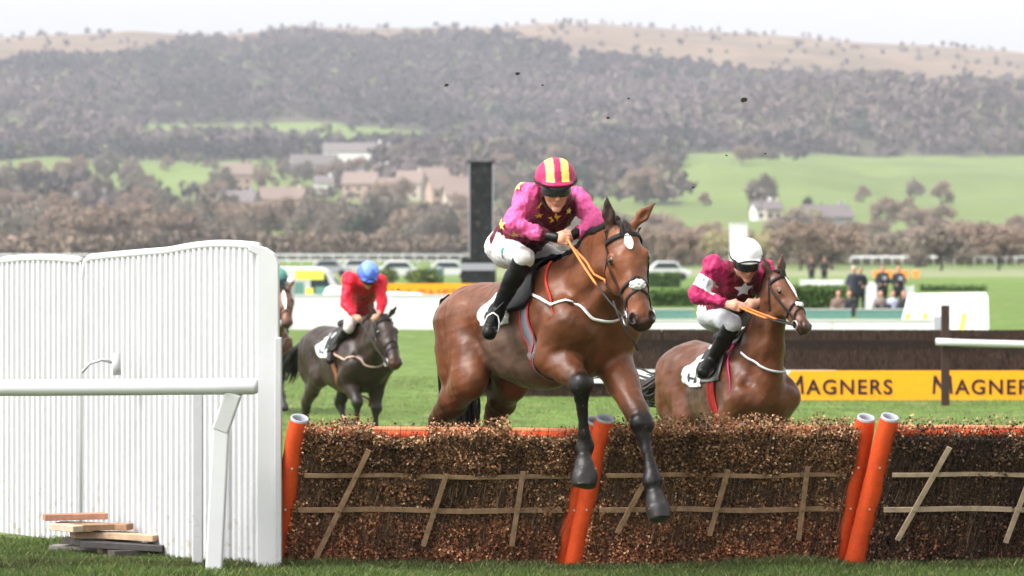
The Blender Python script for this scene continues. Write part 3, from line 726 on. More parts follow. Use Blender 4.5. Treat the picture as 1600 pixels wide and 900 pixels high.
pt = np.stack([X_, cy, cy * 0], 1); patchn = vnoise(pt, .009, 55)[:, None]; patch2 = vnoise(pt, .03, 56)[:, None]; hue = np.clip(.5 + .42 * patchn + .28 * patch2 + rs.normal(0, .12, (n, 1)), 0, 1)
cc = np.array((.036, .030, .034)) * (1 - hue) + np.array((.128, .096, .088)) * hue; zz_, (qa, qb, qc, _q) = terrain(X_, cy); hue = np.clip(hue + np.where((qb > qa) & (qb > qc), .22, -.06)[:, None], 0, 1.15); cc = np.array((.036, .030, .034)) * (1 - hue) + np.array((.128, .096, .088)) * hue; olive = rs.rand(n, 1) < .08; cc = np.where(olive, np.array((.115, .115, .065)), cc); ev_ = rs.rand(n, 1) < .04 + .2 * (patch2 > .8); cc = np.where(ev_, np.array((.028, .038, .026)), cc)
d3 = rand_dirs(rs, n * NC) * (rs.rand(n * NC, 1) ** .5); d3[:, 2] = d3[:, 2] * .8
ce = np.repeat(np.stack([X_, cy, Zt + hgt * .5], 1), NC, 0) + d3 * np.repeat(np.stack([wd, wd, hgt * .5], 1), NC, 0)
C0 = np.repeat(cc, NC, 0) * rs.uniform(.86, 1.14, (n * NC, 1)) * (1 + .25 * d3[:, 2:3] * 0)
V, F, C = chips(ce, np.repeat(hgt, NC) * rs.uniform(.055, .12, n * NC), rs, C0, 1.5)
wood = link('woodland', fast_mesh('woodland', V, F, C), M['twig']); tag(wood, kind='stuff')
M['bark'] = nodes_mat('bark', base=(.055, .045, .036), rough=.9, noise=.3, nscale=4)

def tree_meshes(seed, h, w, col, leafy=False, n=6500):
    rs = np.random.RandomState(seed); rnd = random.Random(seed); mb = MB(); tips = []
    def br(p, d, L, r, lv):
        q = p + d * L; mid = (p + q) / 2 + np.array([rnd.gauss(0, .05) * L for _ in range(3)])
        mb.tube([p, mid, q], [r, r * .8, r * .6], 5 if lv < 2 else 3, cap=False)
        if lv >= 3: tips.append(q); return
        for k in range(4 if lv else 6):
            e = nrm(d * (.75 if lv else .9) + np.array([rnd.gauss(0, .55) for _ in range(3)]) + np.array((0, 0, .12)))
            br(p + (q - p) * rnd.uniform(.5, 1), e, L * rnd.uniform(.55, .78), r * .55, lv + 1)
    br(np.zeros(3), np.array((0, 0, 1.)), h * .30, h * .022, 0)
    T = np.array(tips); T = T * np.array((w / (abs(T[:, :2]).max() + .1) * .5, w / (abs(T[:, :2]).max() + .1) * .5, h * .93 / T[:, 2].max()))
    sc = np.array((1, 1, 1.)); ce = T[rs.randint(len(T), size=n)] + rs.normal(size=(n, 3)) * h * .045
    ce[:, 2] = np.maximum(ce[:, 2], h * .10)
    C = np.array(col) * rs.uniform(.65, 1.35, (n, 1))
    V, F, C = chips(ce, rs.uniform(.010, .022, n) * h * (1.0 if leafy else .50), rs, C, 1.0 if leafy else 2.6)
    tm = mb.build('trunk', M['bark']); tme = tm.data; bpy.data.objects.remove(tm)
    return tme, fast_mesh('crown', V, F, C)
TREES = [tree_meshes(1, 10, 9, (.20, .165, .135)), tree_meshes(2, 9, 10, (.25, .185, .145)), tree_meshes(3, 11, 9, (.17, .148, .122)), tree_meshes(4, 7, 8, (.27, .20, .155)),
         tree_meshes(5, 7, 7, (.045, .062, .032), True), tree_meshes(6, 8, 9, (.33, .29, .16))]
for tme, cme in TREES:
    tme.materials.clear(); tme.materials.append(M['bark']); cme.materials.append(M['twig'])
KINDN = ['grey brown bare tree', 'broad reddish brown bare tree', 'tall dark bare tree', 'low russet bare tree', 'dark evergreen tree', 'yellowish budding tree']
def tree(px, base_py, Y, k, sc, label, group, wsc=1.0):
    X = (px - CXP) / FPX * Y; z = float(terrain(np.array([X]), np.array([Y]))[0][0])
    r = empty('bare_tree' if k not in (4,) else 'evergreen_tree', (X, Y, z - .1), label, 'tree', group, random.Random(px).uniform(0, 6))
    r.scale = (sc * wsc, sc * wsc, sc)
    link('trunk', TREES[k][0], None, r); link('crown', TREES[k][1], None, r)
    return r
rnd = random.Random(11)
# the line of trees beyond the far rail
xs = list(range(-300, 1900, 26)); nt_ = 0
for i, x in enumerate(xs):
    Y = rnd.uniform(760, 1000); k = rnd.choice([0, 1, 1, 2, 3, 3, 0, 1, 4 if x < 760 and rnd.random() < .5 else 3])
    x_ = x + rnd.uniform(-9, 9)
    right = x_ > 960
    top = rnd.uniform(318, 350) if not right else rnd.uniform(352, 385)
    if right and 1090 < x_ < 1290 and rnd.random() < .5: k = 5
    hh = (HZ - top) / FPX * Y + 3.5; sc = hh / (10, 9, 11, 7, 7, 8)[k]
    tree(x_, 0, Y, k, sc, KINDN[k] + ' in the long tree line beyond the far white rail', 'trees in the line beyond the far rail', rnd.uniform(.9, 1.25) * (1.0 if not right else 1.5))
for i in range(34):
    x = rnd.uniform(985, 1680); Y = rnd.uniform(560, 1000); k = rnd.choice([1, 3, 3, 1, 0, 5]); top = rnd.uniform(350, 384)
    hh = (HZ - top) / FPX * Y + 3.0; tree(x, 0, Y, k, hh / (10, 9, 11, 7, 7, 8)[k], KINDN[k] + ' in the scrub under the green hill', 'trees in the scrub under the green hill', rnd.uniform(1.5, 2.2))
def thicket(name, n, fx, fy, h, seed, cols, sz=.35):
    rs = np.random.RandomState(seed); u = rs.rand(n); px = fx[0] + (fx[1] - fx[0]) * u; Y = fy[0] + (fy[1] - fy[0]) * rs.rand(n); X = (px - CXP) / FPX * Y
    top = h * (.55 + .45 * (.5 + .5 * np.clip(vnoise(np.stack([X, Y, X * 0], 1), .16, seed), -1, 1))); z = terrain(X, Y)[0] + top * rs.rand(n) ** .7
    k = np.clip(.5 + .4 * vnoise(np.stack([X, Y, X * 0], 1), .10, seed + 1) + rs.normal(0, .2, n), 0, 1)[:, None]; C = np.array(cols[0]) * (1 - k) + np.array(cols[1]) * k
    V, F, C = chips(np.stack([X, Y, z], 1), rs.uniform(.4, 1, n) * sz, rs, C * rs.uniform(.6, 1.4, (n, 1)), 2.0)
    return tag(link(name, fast_mesh(name, V, F, C), M['twig']), kind='stuff')
thicket('undergrowth', 80000, (-420, 980), (745, 830), 5.5, 61, [(.075, .060, .048), (.21, .155, .12)])
thicket('scrub_undergrowth', 84000, (960, 1980), (560, 900), 4.2, 63, [(.09, .085, .055), (.23, .17, .13)])
thicket('hillside_undergrowth', 36000, (-300, 780), (1040, 1120), 6, 65, [(.07, .06, .05), (.19, .145, .11)], .5)
# scattered trees higher up among the fields and houses
for (x, Y, k, sc, lab) in [(1195, 1150, 2, 1.25, 'tall bare tree standing alone at the foot of the green hill'), (1160, 1560, 1, 1.0, 'round dark copse tree high on the green hill'), (1190, 1590, 0, .7, 'smaller tree beside the copse high on the green hill'),
        (1208, 1600, 0, .6, 'smallest of the three trees together high on the green hill'), (1268, 1080, 4, 1.2, 'dark spreading evergreen below the green hill'), (1290, 1060, 4, 1.0, 'low dark evergreen next to the spreading one'),
        (1430, 1400, 0, .8, 'small bare tree on the hill near the wood edge'), (1350, 1300, 3, .9, 'small pale bush on the grass slope'), (1470, 1250, 3, 1.2, 'bush at the end of the grass slope'), (1420, 1200, 3, .7, 'very small bush low on the grass slope'),
        (1040, 1350, 2, 1.6, 'dark wood edge tree by the ears of the leading horse'), (1010, 1250, 1, 1.5, 'broad bare tree by the wood edge'), (1385, 1020, 1, 1.1, 'broad bare tree under the slope'), (1100, 1250, 3, .7, 'faint small bush low on the green hill')]:
    tree(x, 0, Y, k, sc, lab, None)
for i in range(46):
    x = rnd.uniform(0, 960); Y = rnd.uniform(1050, 1700); k = rnd.choice([0, 1, 2, 3, 4, 1])
    tree(x, 0, Y, k, rnd.uniform(.8, 1.5), KINDN[k] + ' standing among the village fields', 'trees among the village fields')

# houses in the village
M['render'] = nodes_mat('pale_render', rough=.9, attr=True, noise=.06, nscale=1.5)
M['slate'] = nodes_mat('roof_slate', base=(.14, .12, .12), rough=.8, noise=.15, nscale=3)
M['pane'] = nodes_mat('window_glass', base=(.03, .035, .04), rough=.15)
M['tile'] = nodes_mat('stone_roof', base=(.20, .15, .13), rough=.9, noise=.15, nscale=3)
def house(px, Y, w, d, h, rh, wall, roofm, label, rz=0, dark=False):
    X = (px - CXP) / FPX * Y; z = float(terrain(np.array([X]), np.array([Y]))[0][0])
    r = empty('house', (X, Y, z), label, 'house', 'houses of the village', rz)
    mb = MB(); hw, hd = w / 2, d / 2
    mb.add([(-hw, -hd, -2), (hw, -hd, -2), (hw, hd, -2), (-hw, hd, -2), (-hw, -hd, h), (hw, -hd, h), (hw, hd, h), (-hw, hd, h), (-hw, 0, h + rh), (hw, 0, h + rh)],
           [(0, 1, 5, 4), (1, 2, 6, 9, 5), (2, 3, 7, 6), (3, 0, 4, 8, 7)], wall)
    mb.build('wall', M['render'], r)
    rb = MB(); e = .5; sl_ = rh / hd
    for s in (-1, 1):
        A = [(-hw - e, s * (hd + e), h - e * sl_), (hw + e, s * (hd + e), h - e * sl_), (hw + e, 0, h + rh), (-hw - e, 0, h + rh)]
        B = [(x, y, z_ + .25) for x, y, z_ in A]; rb.add(A + B, [(0, 1, 2, 3), (4, 5, 6, 7), (0, 1, 5, 4), (1, 2, 6, 5), (3, 0, 4, 7)])
    ro = rb.build('roof', roofm, r); ch_ = MB(); ch_.box((hw * .7, 0, h + rh + .4), (.9, .9, 1.8), col=wall); ch_.build('chimney', M['render'], ro)
    nx = max(2, int(w / 3.2))
    for fl in range(max(1, int(h // 2.7))):
        for i in range(nx):
            wb = MB(); wb.box((-hw + (i + .5) * w / nx, -hd - .03, 1.4 + fl * 2.6), (1.2, .08, 1.3)); wi = wb.build('window', M['pane'], r)
WH, CR, PK, GY = (.70, .69, .68), (.42, .36, .30), (.36, .25, .20), (.30, .29, .30)
for a in [(558, 1760, 30, 12, 8, 4, WH, M['slate'], 'long white house highest on the hillside above the village'), (490, 1650, 20, 9, 5, 4, GY, M['slate'], 'grey white house left of and below the long white one'),
          (506, 1480, 7, 7, 4, 2.5, WH, M['slate'], 'small bright white cottage below the grey white house'), (370, 1500, 11, 8, 7, 4, PK, M['tile'], 'pink gabled house standing alone in the fields'),
          (373, 1150, 11, 9, 5, 3, GY, M['slate'], 'grey house with dark windows just above the tree line'), (432, 1180, 10, 9, 5, 3.5, PK, M['tile'], 'pink stone house beside the grey house'),
          (450, 1190, 10, 8, 5, 3, CR, M['tile'], 'cream stone house beside the pink stone house'), (564, 1400, 12, 8, 6, 4, PK, M['tile'], 'pinkish house in the middle of the village'),
          (642, 1350, 9, 8, 6, 4, CR, M['tile'], 'cream gabled house near the middle of the village'), (676, 1450, 11, 9, 7, 4, PK, M['tile'], 'tall pink stone house behind the pair by the dark pillar'),
          (700, 1260, 13, 9, 6, 4, PK, M['tile'], 'long pink house next to the dark pillar'), (612, 1270, 9, 9, 5, 4, PK, M['tile'], 'low pink cottage in the village centre'),
          (724, 1220, 12, 8, 5, 3.5, CR, M['tile'], 'cream cottage touching the dark pillar in view'), (575, 1500, 8, 7, 5, 3, GY, M['slate'], 'little grey house among village trees'),
          (140, 1180, 14, 8, 4, 3, GY, M['slate'], 'low grey house at the foot of the woods, far end of the village'), (205, 1180, 9, 8, 4, 3, WH, M['slate'], 'small whitish house near the low grey one'),
          (1290, 1000, 12, 9, 5, 3, GY, M['slate'], 'grey roofed barn house below the green hill'), (1192, 1130, 6, 6, 3.5, 2, WH, M['slate'], 'tiny white cottage under the lone tall tree'),
          (1205, 1128, 5, 6, 3.5, 2, CR, M['slate'], 'tiny cream cottage beside the tiny white one'), (470, 1120, 7, 6, 3.5, 2, GY, M['slate'], 'small grey shed house behind the tree line'),
          (1330, 850, 30, 8, 2.5, 1, WH, M['slate'], 'long low white pavilion beyond the paddock')]:
    house(*a, rz=rnd.uniform(-.3, .3))

# the air
M['haze'] = bpy.data.materials.new('haze'); M['haze'].use_nodes = True; t_ = M['haze'].node_tree
t_.nodes.remove(t_.nodes['Principled BSDF']); pv = t_.nodes.new('ShaderNodeVolumePrincipled'); pv.inputs['Color'].default_value = (.82, .83, .98, 1); pv.inputs['Density'].default_value = .00011; pv.inputs['Anisotropy'].default_value = 0
t_.links.new(pv.outputs[0], t_.nodes['Material Output'].inputs['Volume'])
hb = MB(); hb.box((0, 2580, 128), (9600, 5300, 262)); hz = hb.build('haze', M['haze']); tag(hz, kind='stuff')

# ------------------------------------------------------------------ the main horse and its jockey
M['fleece'] = nodes_mat('fleece', base=(.55, .54, .52), rough=.95, noise=.25, nscale=90, bump=.8, bscale=200)
BAY = dict(main=(.118, .039, .016), belly=(.100, .060, .043), dark=(.02, .010, .007), point=(.006, .0048, .0042), hoof=(.020, .018, .017), head=(.155, .050, .019), muzzle=(.010, .008, .008))
F1 = Frame((893 - 800) / 6000 * 27.2, 27.2, R(35), 1.08, .44, R(10))
p = F1.P; c = F1.c
pose1 = dict(
    fr=[c(.06, -.19, .93), p(908, 602, 26.62), p(914, 698, 26.72), p(913, 728, 26.66), p(912, 758, 26.60)],
    fl=[c(.12, .19, .93), p(1003, 662, 26.72), p(1020, 752, 26.62), p(1025, 782, 26.57), p(1032, 810, 26.50)],
    hr=[p(733, 590, 27.75), p(688, 655, 28.35), p(660, 725, 28.45), p(655, 748, 28.45), p(652, 772, 28.4)],
    hl=[p(800, 590, 28.0), p(772, 655, 28.55), p(757, 725, 28.6), p(755, 748, 28.6), p(752, 775, 28.55)],
    poll=p(972, 356, 26.42), muzzle=p(1005, 512, 26.15), face=F1.D((.22, -1, .12)),
    earR=F1.D((-.12, -.05, 1)), earL=F1.D((.95, .1, 1)),
    tail=[p(700, 470, 28.5), p(708, 530, 28.75), p(722, 600, 28.8), p(728, 650, 28.8), p(730, 690, 28.8)],
    eard=(.85, .15), hw=1.36, lg=1.32, ek=1.3, star=(.125, .020, .042), stirrups=[dict(c=p(769, 505, 27.02), top=p(815, 430, 27.25), side=F1.D((.95, -.3, 0)), up=F1.D((.1, 0, 1)))], breast_pts=[p(812, 448, 27.25), p(872, 478, 26.85), p(930, 498, 26.74), p(957, 494, 26.8), p(985, 476, 26.95)])
cols1 = dict(cloth=(.62, .61, .60), girth=(.10, .10, .11), girth_edge=(.33, .012, .02), breast=[(.75, .10, .22), (.62, .62, .62), (.62, .62, .62), (.62, .62, .62), (.75, .10, .22)], neck_strap=(.62, .04, .03))
H1 = make_horse(F1, 'bay horse with a white diamond star landing over the hurdle, forelegs reaching down', pose1, BAY, .0105, 'horses racing', cols1)

J1 = dict(pelvis=W(798, 385, 27.62), chest=W(855, 325, 27.22), neck=W(868, 300, 27.08), head=W(868, 298, 26.90), face=np.array((.10, -1, -.20)), up=np.array((.0, -.15, 1.)), k=1.2,
          sh_r=W(826, 305, 27.02), sh_l=W(902, 312, 27.22), el_r=W(799, 350, 26.95), el_l=W(928, 345, 27.05), wr_r=W(864, 371, 26.86), wr_l=W(900, 366, 26.92),
          hd_r=W(887, 374, 26.80), hd_l=W(882, 372, 26.86), grip=np.array((.1, -.2, -1)),
          hip_r=W(790, 392, 27.45), hip_l=W(815, 385, 27.78), kn_r=W(819, 402, 27.0), kn_l=W(880, 410, 27.45), an_r=W(777, 485, 27.2), an_l=W(850, 487, 27.6),
          toe_r=W(764, 520, 27.0), toe_l=W(850, 517, 27.4))
PINK, MAROON, YEL = (.66, .095, .28), (.085, .006, .018), (.80, .66, .16)
def jf1(V, C):
    w = np.clip((V[:, 0] - W(838, 0, 27.1)[0]) / .03, 0, 1) * np.clip((W(905, 0, 27.1)[0] - V[:, 0]) / .03, 0, 1) * np.clip((W(0, 300, 27)[2] - V[:, 2]) / .03, 0, 1)
    return C * (1 - w[:, None]) + np.array(MAROON) * w[:, None]
def hf1(x, y, z):
    ax_ = np.abs(x); s = (ax_ > .17) & (ax_ < .55) & (z > .005)
    return np.where(s[:, None], np.array(YEL), np.array((.36, .022, .095)))
stars1 = [(W(812, 292, 27.0), (-.4, -1, .6), .052, YEL), (W(778, 352, 26.9), (-.7, -.8, .1), .045, YEL), (W(842, 340, 27.02), (-.3, -1, .2), .035, (.75, .45, .06)),
          (W(868, 343, 27.06), (.1, -1, .1), .055, (.75, .42, .05)), (W(803, 372, 26.9), (-.5, -1, -.1), .045, (.75, .45, .06)), (W(890, 334, 27.06), (.3, -1, .1), .03, YEL), (W(838, 318, 27.0), (-.2, -1, .2), .045, YEL)]
P1, JK1, O1 = make_person('jockey in pink and yellow starred silks crouched on the jumping bay horse', J1,
    dict(skin=(.55, .27, .18), jacket=MAROON, sleeve=PINK, breeches=(.52, .51, .50), marks=[(W(769, 387, 27.2), (-.6, -1, .2), .020, (.02, .22, .13)), (W(783, 387, 27.2), (-.4, -1, .2), .018, (.02, .22, .13)), (W(776, 393, 27.2), (-.5, -1, .1), .014, (.02, .22, .13)), (W(772, 401, 27.2), (-.6, -1, 0), .013, (.05, .05, .10)), (W(780, 405, 27.2), (-.6, -1, 0), .013, (.05, .05, .10))], helmet=1, helmetf=hf1, stars=stars1, hk=.98, jacketf=jf1, cuff=1), 'jockeys', .007)
reins(H1, [J1['hd_r'], J1['hd_l']], ((.03, .028, .026), (.75, .22, .06)), loop=[F1.P(958, 470, 26.25), F1.P(966, 492, 26.2), F1.P(978, 515, 26.2), F1.P(990, 532, 26.22), F1.P(997, 548, 26.25)])

# ------------------------------------------------------------------ the second and third pairs behind the hurdle
BAY2 = dict(main=(.096, .033, .015), belly=(.085, .045, .032), dark=(.02, .011, .008), point=(.02, .013, .010), hoof=(.04, .04, .04), head=(.12, .047, .024), muzzle=(.03, .017, .013))
F2 = Frame((1170 - 800) / 6000 * 31.3, 31.3, R(24), .98, -.01, R(2))
p = F2.P; c = F2.c
pose2 = dict(
    fr=[c(.06, -.18, .93), c(.36, -.17, .78), c(.20, -.17, .52), c(.12, -.17, .46), c(.05, -.17, .42)],
    fl=[c(.06, .18, .93), c(.28, .17, .62), c(.30, .17, .30), c(.33, .17, .22), c(.37, .17, .12)],
    hr=[c(-.74, -.20, .98), c(-1.12, -.18, .60), c(-1.10, -.18, .22), c(-1.04, -.18, .15), c(-.98, -.18, .06)],
    hl=[c(-.70, .20, .98), c(-1.00, .18, .58), c(-.92, .18, .22), c(-.86, .18, .15), c(-.80, .18, .06)],
    poll=p(1213, 430, 30.75), muzzle=p(1262, 516, 30.45), face=F2.D((.62, -.75, .38)),
    earR=F2.D((-.45, -.1, 1)), earL=F2.D((.12, .1, 1)),
    tail=[c(-1.24, 0, 1.40), p(1045, 590, 32.7), p(1020, 612, 32.8), p(1000, 606, 32.9), p(985, 600, 32.9)], tailw=1.1, tailmat='grey_hair',
    hw=1.15, lg=1.15, ek=1.15, star=(.20, .018, .115), star_l=.01, breast_pts=[p(1148, 548, 31.0), p(1175, 567, 30.85), p(1200, 582, 30.75), p(1224, 584, 30.8), p(1240, 575, 31)], stirrups=[dict(c=p(1098, 576, 31.2), top=p(1130, 520, 31.3), side=F2.D((.9, -.3, 0)), up=F2.D((.1, 0, 1)))])
cols2 = dict(cloth=(.60, .60, .58), pad_col=(.26, .26, .27), girth=(.22, .010, .008), girth_edge=(.30, .012, .012), breast=(.50, .50, .50), neck_strap=(.45, .03, .12))
H2 = make_horse(F2, 'bay horse with a long white blaze galloping behind the hurdle beside the orange lettered board', pose2, BAY2, .0125, 'horses racing', cols2)
J2 = dict(pelvis=W(1122, 488, 31.55), chest=W(1150, 442, 31.15), neck=W(1163, 418, 30.98), head=W(1166, 412, 30.84), face=np.array((.12, -1, -.42)), up=np.array((.0, -.35, 1.)), k=1.15,
          sh_r=W(1117, 418, 30.98), sh_l=W(1194, 424, 31.15), el_r=W(1090, 462, 30.95), el_l=W(1222, 452, 31.0), wr_r=W(1136, 476, 30.86), wr_l=W(1184, 473, 30.83),
          hd_r=W(1154, 479, 30.80), hd_l=W(1165, 480, 30.76), grip=np.array((.1, -.2, -1)),
          hip_r=W(1117, 492, 31.4), hip_l=W(1138, 488, 31.7), kn_r=W(1146, 506, 31.0), kn_l=W(1185, 500, 31.3), an_r=W(1112, 562, 31.2), an_l=W(1180, 562, 31.6),
          toe_r=W(1098, 582, 31.05), toe_l=W(1182, 585, 31.4))
def jf2(V, C):
    w = np.clip((V[:, 0] - W(1133, 0, 31)[0]) / .03, 0, 1) * np.clip((W(1190, 0, 31)[0] - V[:, 0]) / .03, 0, 1)
    C = C * (1 - w[:, None]) + np.array((.10, .004, .014)) * w[:, None]
    for a, b in ((J2['sh_r'], J2['el_r']), (J2['sh_l'], J2['el_l'])):
        ab = b - a; t = ((V - a) @ ab) / (ab @ ab); d = np.linalg.norm(V - a - np.clip(t, 0, 1)[:, None] * ab, axis=1)
        m = (t > .40) & (t < .78) & (d < .13); C = np.where(m[:, None], np.array((.62, .62, .63)), C)
    return C
P2, JK2, O2 = make_person('jockey in maroon silks with white armbands and a plain white helmet', J2,
    dict(skin=(.50, .27, .19), jacket=(.20, .010, .035), sleeve=(.34, .015, .085), breeches=(.42, .42, .44), helmet=1, hk=.90,
         helmetf=lambda x, y, z: np.tile(np.array((.74, .74, .74)), (len(x), 1)), jacketf=jf2, stars=[(W(1162, 452, 31.0), (.1, -1, .1), .085, (.62, .62, .63))]), 'jockeys', .008)
reins(H2, [J2['hd_r'], J2['hd_l']], ((.03, .028, .026), (.75, .20, .05)), slack=.02)

BAY3 = dict(main=(.026, .015, .011), belly=(.030, .019, .015), dark=(.012, .009, .008), point=(.020, .015, .013), hoof=(.05, .045, .045), head=(.032, .018, .013), muzzle=(.07, .030, .020))
F3 = Frame((562 - 800) / 6000 * 50, 50, R(27), 1.08, -.42, R(1))
p = F3.P; c = F3.c
HZ3 = .15
pose3 = dict(
    fr=[c(.06, -.18, .93), c(.30, -.17, .66), c(.24, -.17, .36), c(.22, -.17, .27), c(.21, -.17, .17)],
    fl=[c(.06, .18, .93), c(.10, .17, .58), c(.06, .17, .33), c(.10, .17, .25), c(.15, .17, .16)],
    hr=[c(-.74, -.20, .98), c(-1.18, -.18, .62), c(-1.22, -.18, .32), c(-1.16, -.18, .24), c(-1.12, -.18, .16)],
    hl=[c(-.70, .20, .98), c(-.98, .18, .62), c(-.80, .18, .34), c(-.74, .18, .26), c(-.70, .18, .16)],
    poll=p(598, 496, 49.2), muzzle=p(619, 573, 48.8), face=F3.D((.45, -1, .2)),
    earR=F3.D((-.45, -.1, .9)), earL=F3.D((.7, .1, .9)),
    tail=[c(-1.24, 0, 1.38), p(470, 545, 51.3), p(460, 562, 51.5), p(453, 580, 51.6), p(450, 588, 51.6)], tailw=1.0,
    hw=1.35, lg=1.2, ek=1.2, breast=1.15, pad=False)
cols3 = dict(cloth=(.60, .60, .60), girth=(.30, .10, .05), girth_edge=(.25, .09, .05), breast=(.50, .36, .28))
H3 = make_horse(F3, 'dark brown horse cantering on the turf with its head lowered, ridden in red silks', pose3, BAY3, .02, 'horses racing', cols3)
J3 = dict(pelvis=W(560, 488, 50.2), chest=W(566, 448, 49.6), neck=W(573, 436, 49.4), head=W(575, 433, 49.2), face=np.array((.2, -1, -.9)), up=np.array((.1, -.75, 1.)), k=1.15,
          sh_r=W(545, 436, 49.4), sh_l=W(594, 440, 49.4), el_r=W(540, 472, 49.3), el_l=W(597, 470, 49.3), wr_r=W(553, 494, 49.2), wr_l=W(592, 492, 49.2),
          hd_r=W(562, 500, 49.15), hd_l=W(586, 498, 49.15), grip=np.array((.1, -.2, -1)),
          hip_r=W(551, 490, 50.2), hip_l=W(570, 490, 50.3), kn_r=W(545, 512, 49.7), kn_l=W(580, 512, 49.9), an_r=W(520, 550, 50.1), an_l=W(575, 552, 50.3),
          toe_r=W(516, 564, 49.8), toe_l=W(577, 566, 50.0))
RED = (.72, .018, .045)
def jf3(V, C):
    w = np.clip((V[:, 0] - W(553, 0, 49.3)[0]) / .04, 0, 1) * np.clip((W(590, 0, 49.3)[0] - V[:, 0]) / .04, 0, 1) * np.clip((W(0, 443, 49.3)[2] - V[:, 2]) / .04, 0, 1)
    return C * (1 - w[:, None]) + np.array((.30, .010, .012)) * w[:, None]
P3, JK3, O3 = make_person('jockey in plain red silks and a bright blue helmet riding the dark horse', J3,
    dict(skin=(.50, .27, .19), jacket=RED, sleeve=RED, breeches=(.52, .48, .45), helmet=1, hk=.95, jacketf=jf3,
         helmetf=lambda x, y, z: np.where((z > .08 + .03 * np.sin(6 * x))[:, None], np.array((.18, .30, .85)), np.array((.09, .16, .68)))), 'jockeys', .014)
reins(H3, [J3['hd_r'], J3['hd_l']], ((.05, .045, .04), (.05, .045, .04)), slack=.02)

# a fourth horse and rider mostly hidden behind the white wing
F4 = Frame((419 - 800) / 6000 * 57, 57, R(12), 1.0, -.25, R(1))
p = F4.P; c = F4.c
pose4 = dict(pose3)
for k_, y_ in (('fr', -.17), ('fl', .17)):
    pose4[k_] = [c(.06, y_, .93), c(.30 if y_ < 0 else .15, y_, .62), c(.24 if y_ < 0 else .30, y_, .34), c(.22 if y_ < 0 else .36, y_, .26), c(.21 if y_ < 0 else .42, y_, .16)]
for k_, y_ in (('hr', -.18), ('hl', .18)):
    pose4[k_] = [c(-.74, y_, .98), c(-1.14, y_, .60), c(-1.10, y_, .30), c(-1.05, y_, .24), c(-1., y_, .12)]
pose4.update(poll=p(442, 452, 56.0), muzzle=p(449, 509, 55.6), face=F4.D((.1, -1, .1)), tail=[c(-1.24, 0, 1.38), c(-1.4, 0, 1.1), c(-1.45, 0, .8), c(-1.45, 0, .5)], star=(.25, .022, .13))
BAY4 = dict(BAY2, main=(.12, .05, .03), head=(.17, .07, .04))
H4 = make_horse(F4, 'brown horse with a pale blaze, half hidden behind the white wing board', pose4, BAY4, .025, 'horses racing', dict(cols3))
sh4 = W(434, 439, 56.3) - J3['head']
J4 = {k_: (v + sh4 if k_ not in ('face', 'up', 'k', 'grip') else v) for k_, v in J3.items()}
make_person('jockey with a teal green helmet, half hidden behind the white wing board', J4,
    dict(skin=(.5, .27, .19), jacket=(.05, .20, .17), sleeve=(.60, .60, .60), breeches=(.6, .6, .6), helmet=1, hk=.95,
         helmetf=lambda x, y, z: np.where((z > .05)[:, None], np.array((.10, .30, .26)), np.array((.07, .10, .14)))), 'jockeys', .016)

# ------------------------------------------------------------------ the racecourse behind the hurdle
M['white'] = nodes_mat('white_paint', base=(.70, .70, .71), rough=.5, noise=.05, nscale=3, noise2=(.03, 20))
M['plastic'] = nodes_mat('white_plastic', base=(.54, .54, .55), rough=.42, noise=.035, nscale=4, coat=.2)
M['orangeboard'] = nodes_mat('orange_board', base=(.86, .36, .014), rough=.5, noise=.04, nscale=2)
M['ink'] = nodes_mat('dark_lettering', base=(.030, .016, .020), rough=.6)
M['blackboard'] = nodes_mat('black_panel', base=(.014, .014, .016), rough=.75, noise=.6, nscale=3.5, bump=.3, bscale=20)
splatter(M['blackboard'], (.050, .045, .043), 4.5, .60, 0)
M['teal'] = nodes_mat('teal_panel', base=(.13, .27, .24), rough=.6, noise=.2, nscale=1)
M['yellow'] = nodes_mat('yellow_panel', base=(.80, .74, .10), rough=.45)
M['grey'] = nodes_mat('grey_panel', base=(.30, .30, .34), rough=.6)
M['hedge'] = nodes_mat('hedge_leaves', rough=.85, attr=True)
def text(body, size, mat, parent, loc, rot=(R(90), 0, 0), off=.004, ext=.004, sx=1.0, name='lettering', spacing=1.0):
    cu = bpy.data.curves.new(name, 'FONT'); cu.body = body; cu.size = size; cu.extrude = ext; cu.offset = off; cu.space_character = spacing
    cu.materials.append(mat); o = bpy.data.objects.new(name, cu); COL.objects.link(o); o.parent = parent
    bpy.context.view_layer.update(); me = bpy.data.meshes.new_from_object(o.evaluated_get(bpy.context.evaluated_depsgraph_get())); bpy.data.objects.remove(o)
    o = bpy.data.objects.new(name, me); COL.objects.link(o); o.parent = parent; o.location = loc; o.rotation_euler = rot; o.scale = (sx, 1, 1); return o
def gpt(px, Y): X = (px - CXP) / FPX * Y; return np.array((X, Y, gz(Y)))

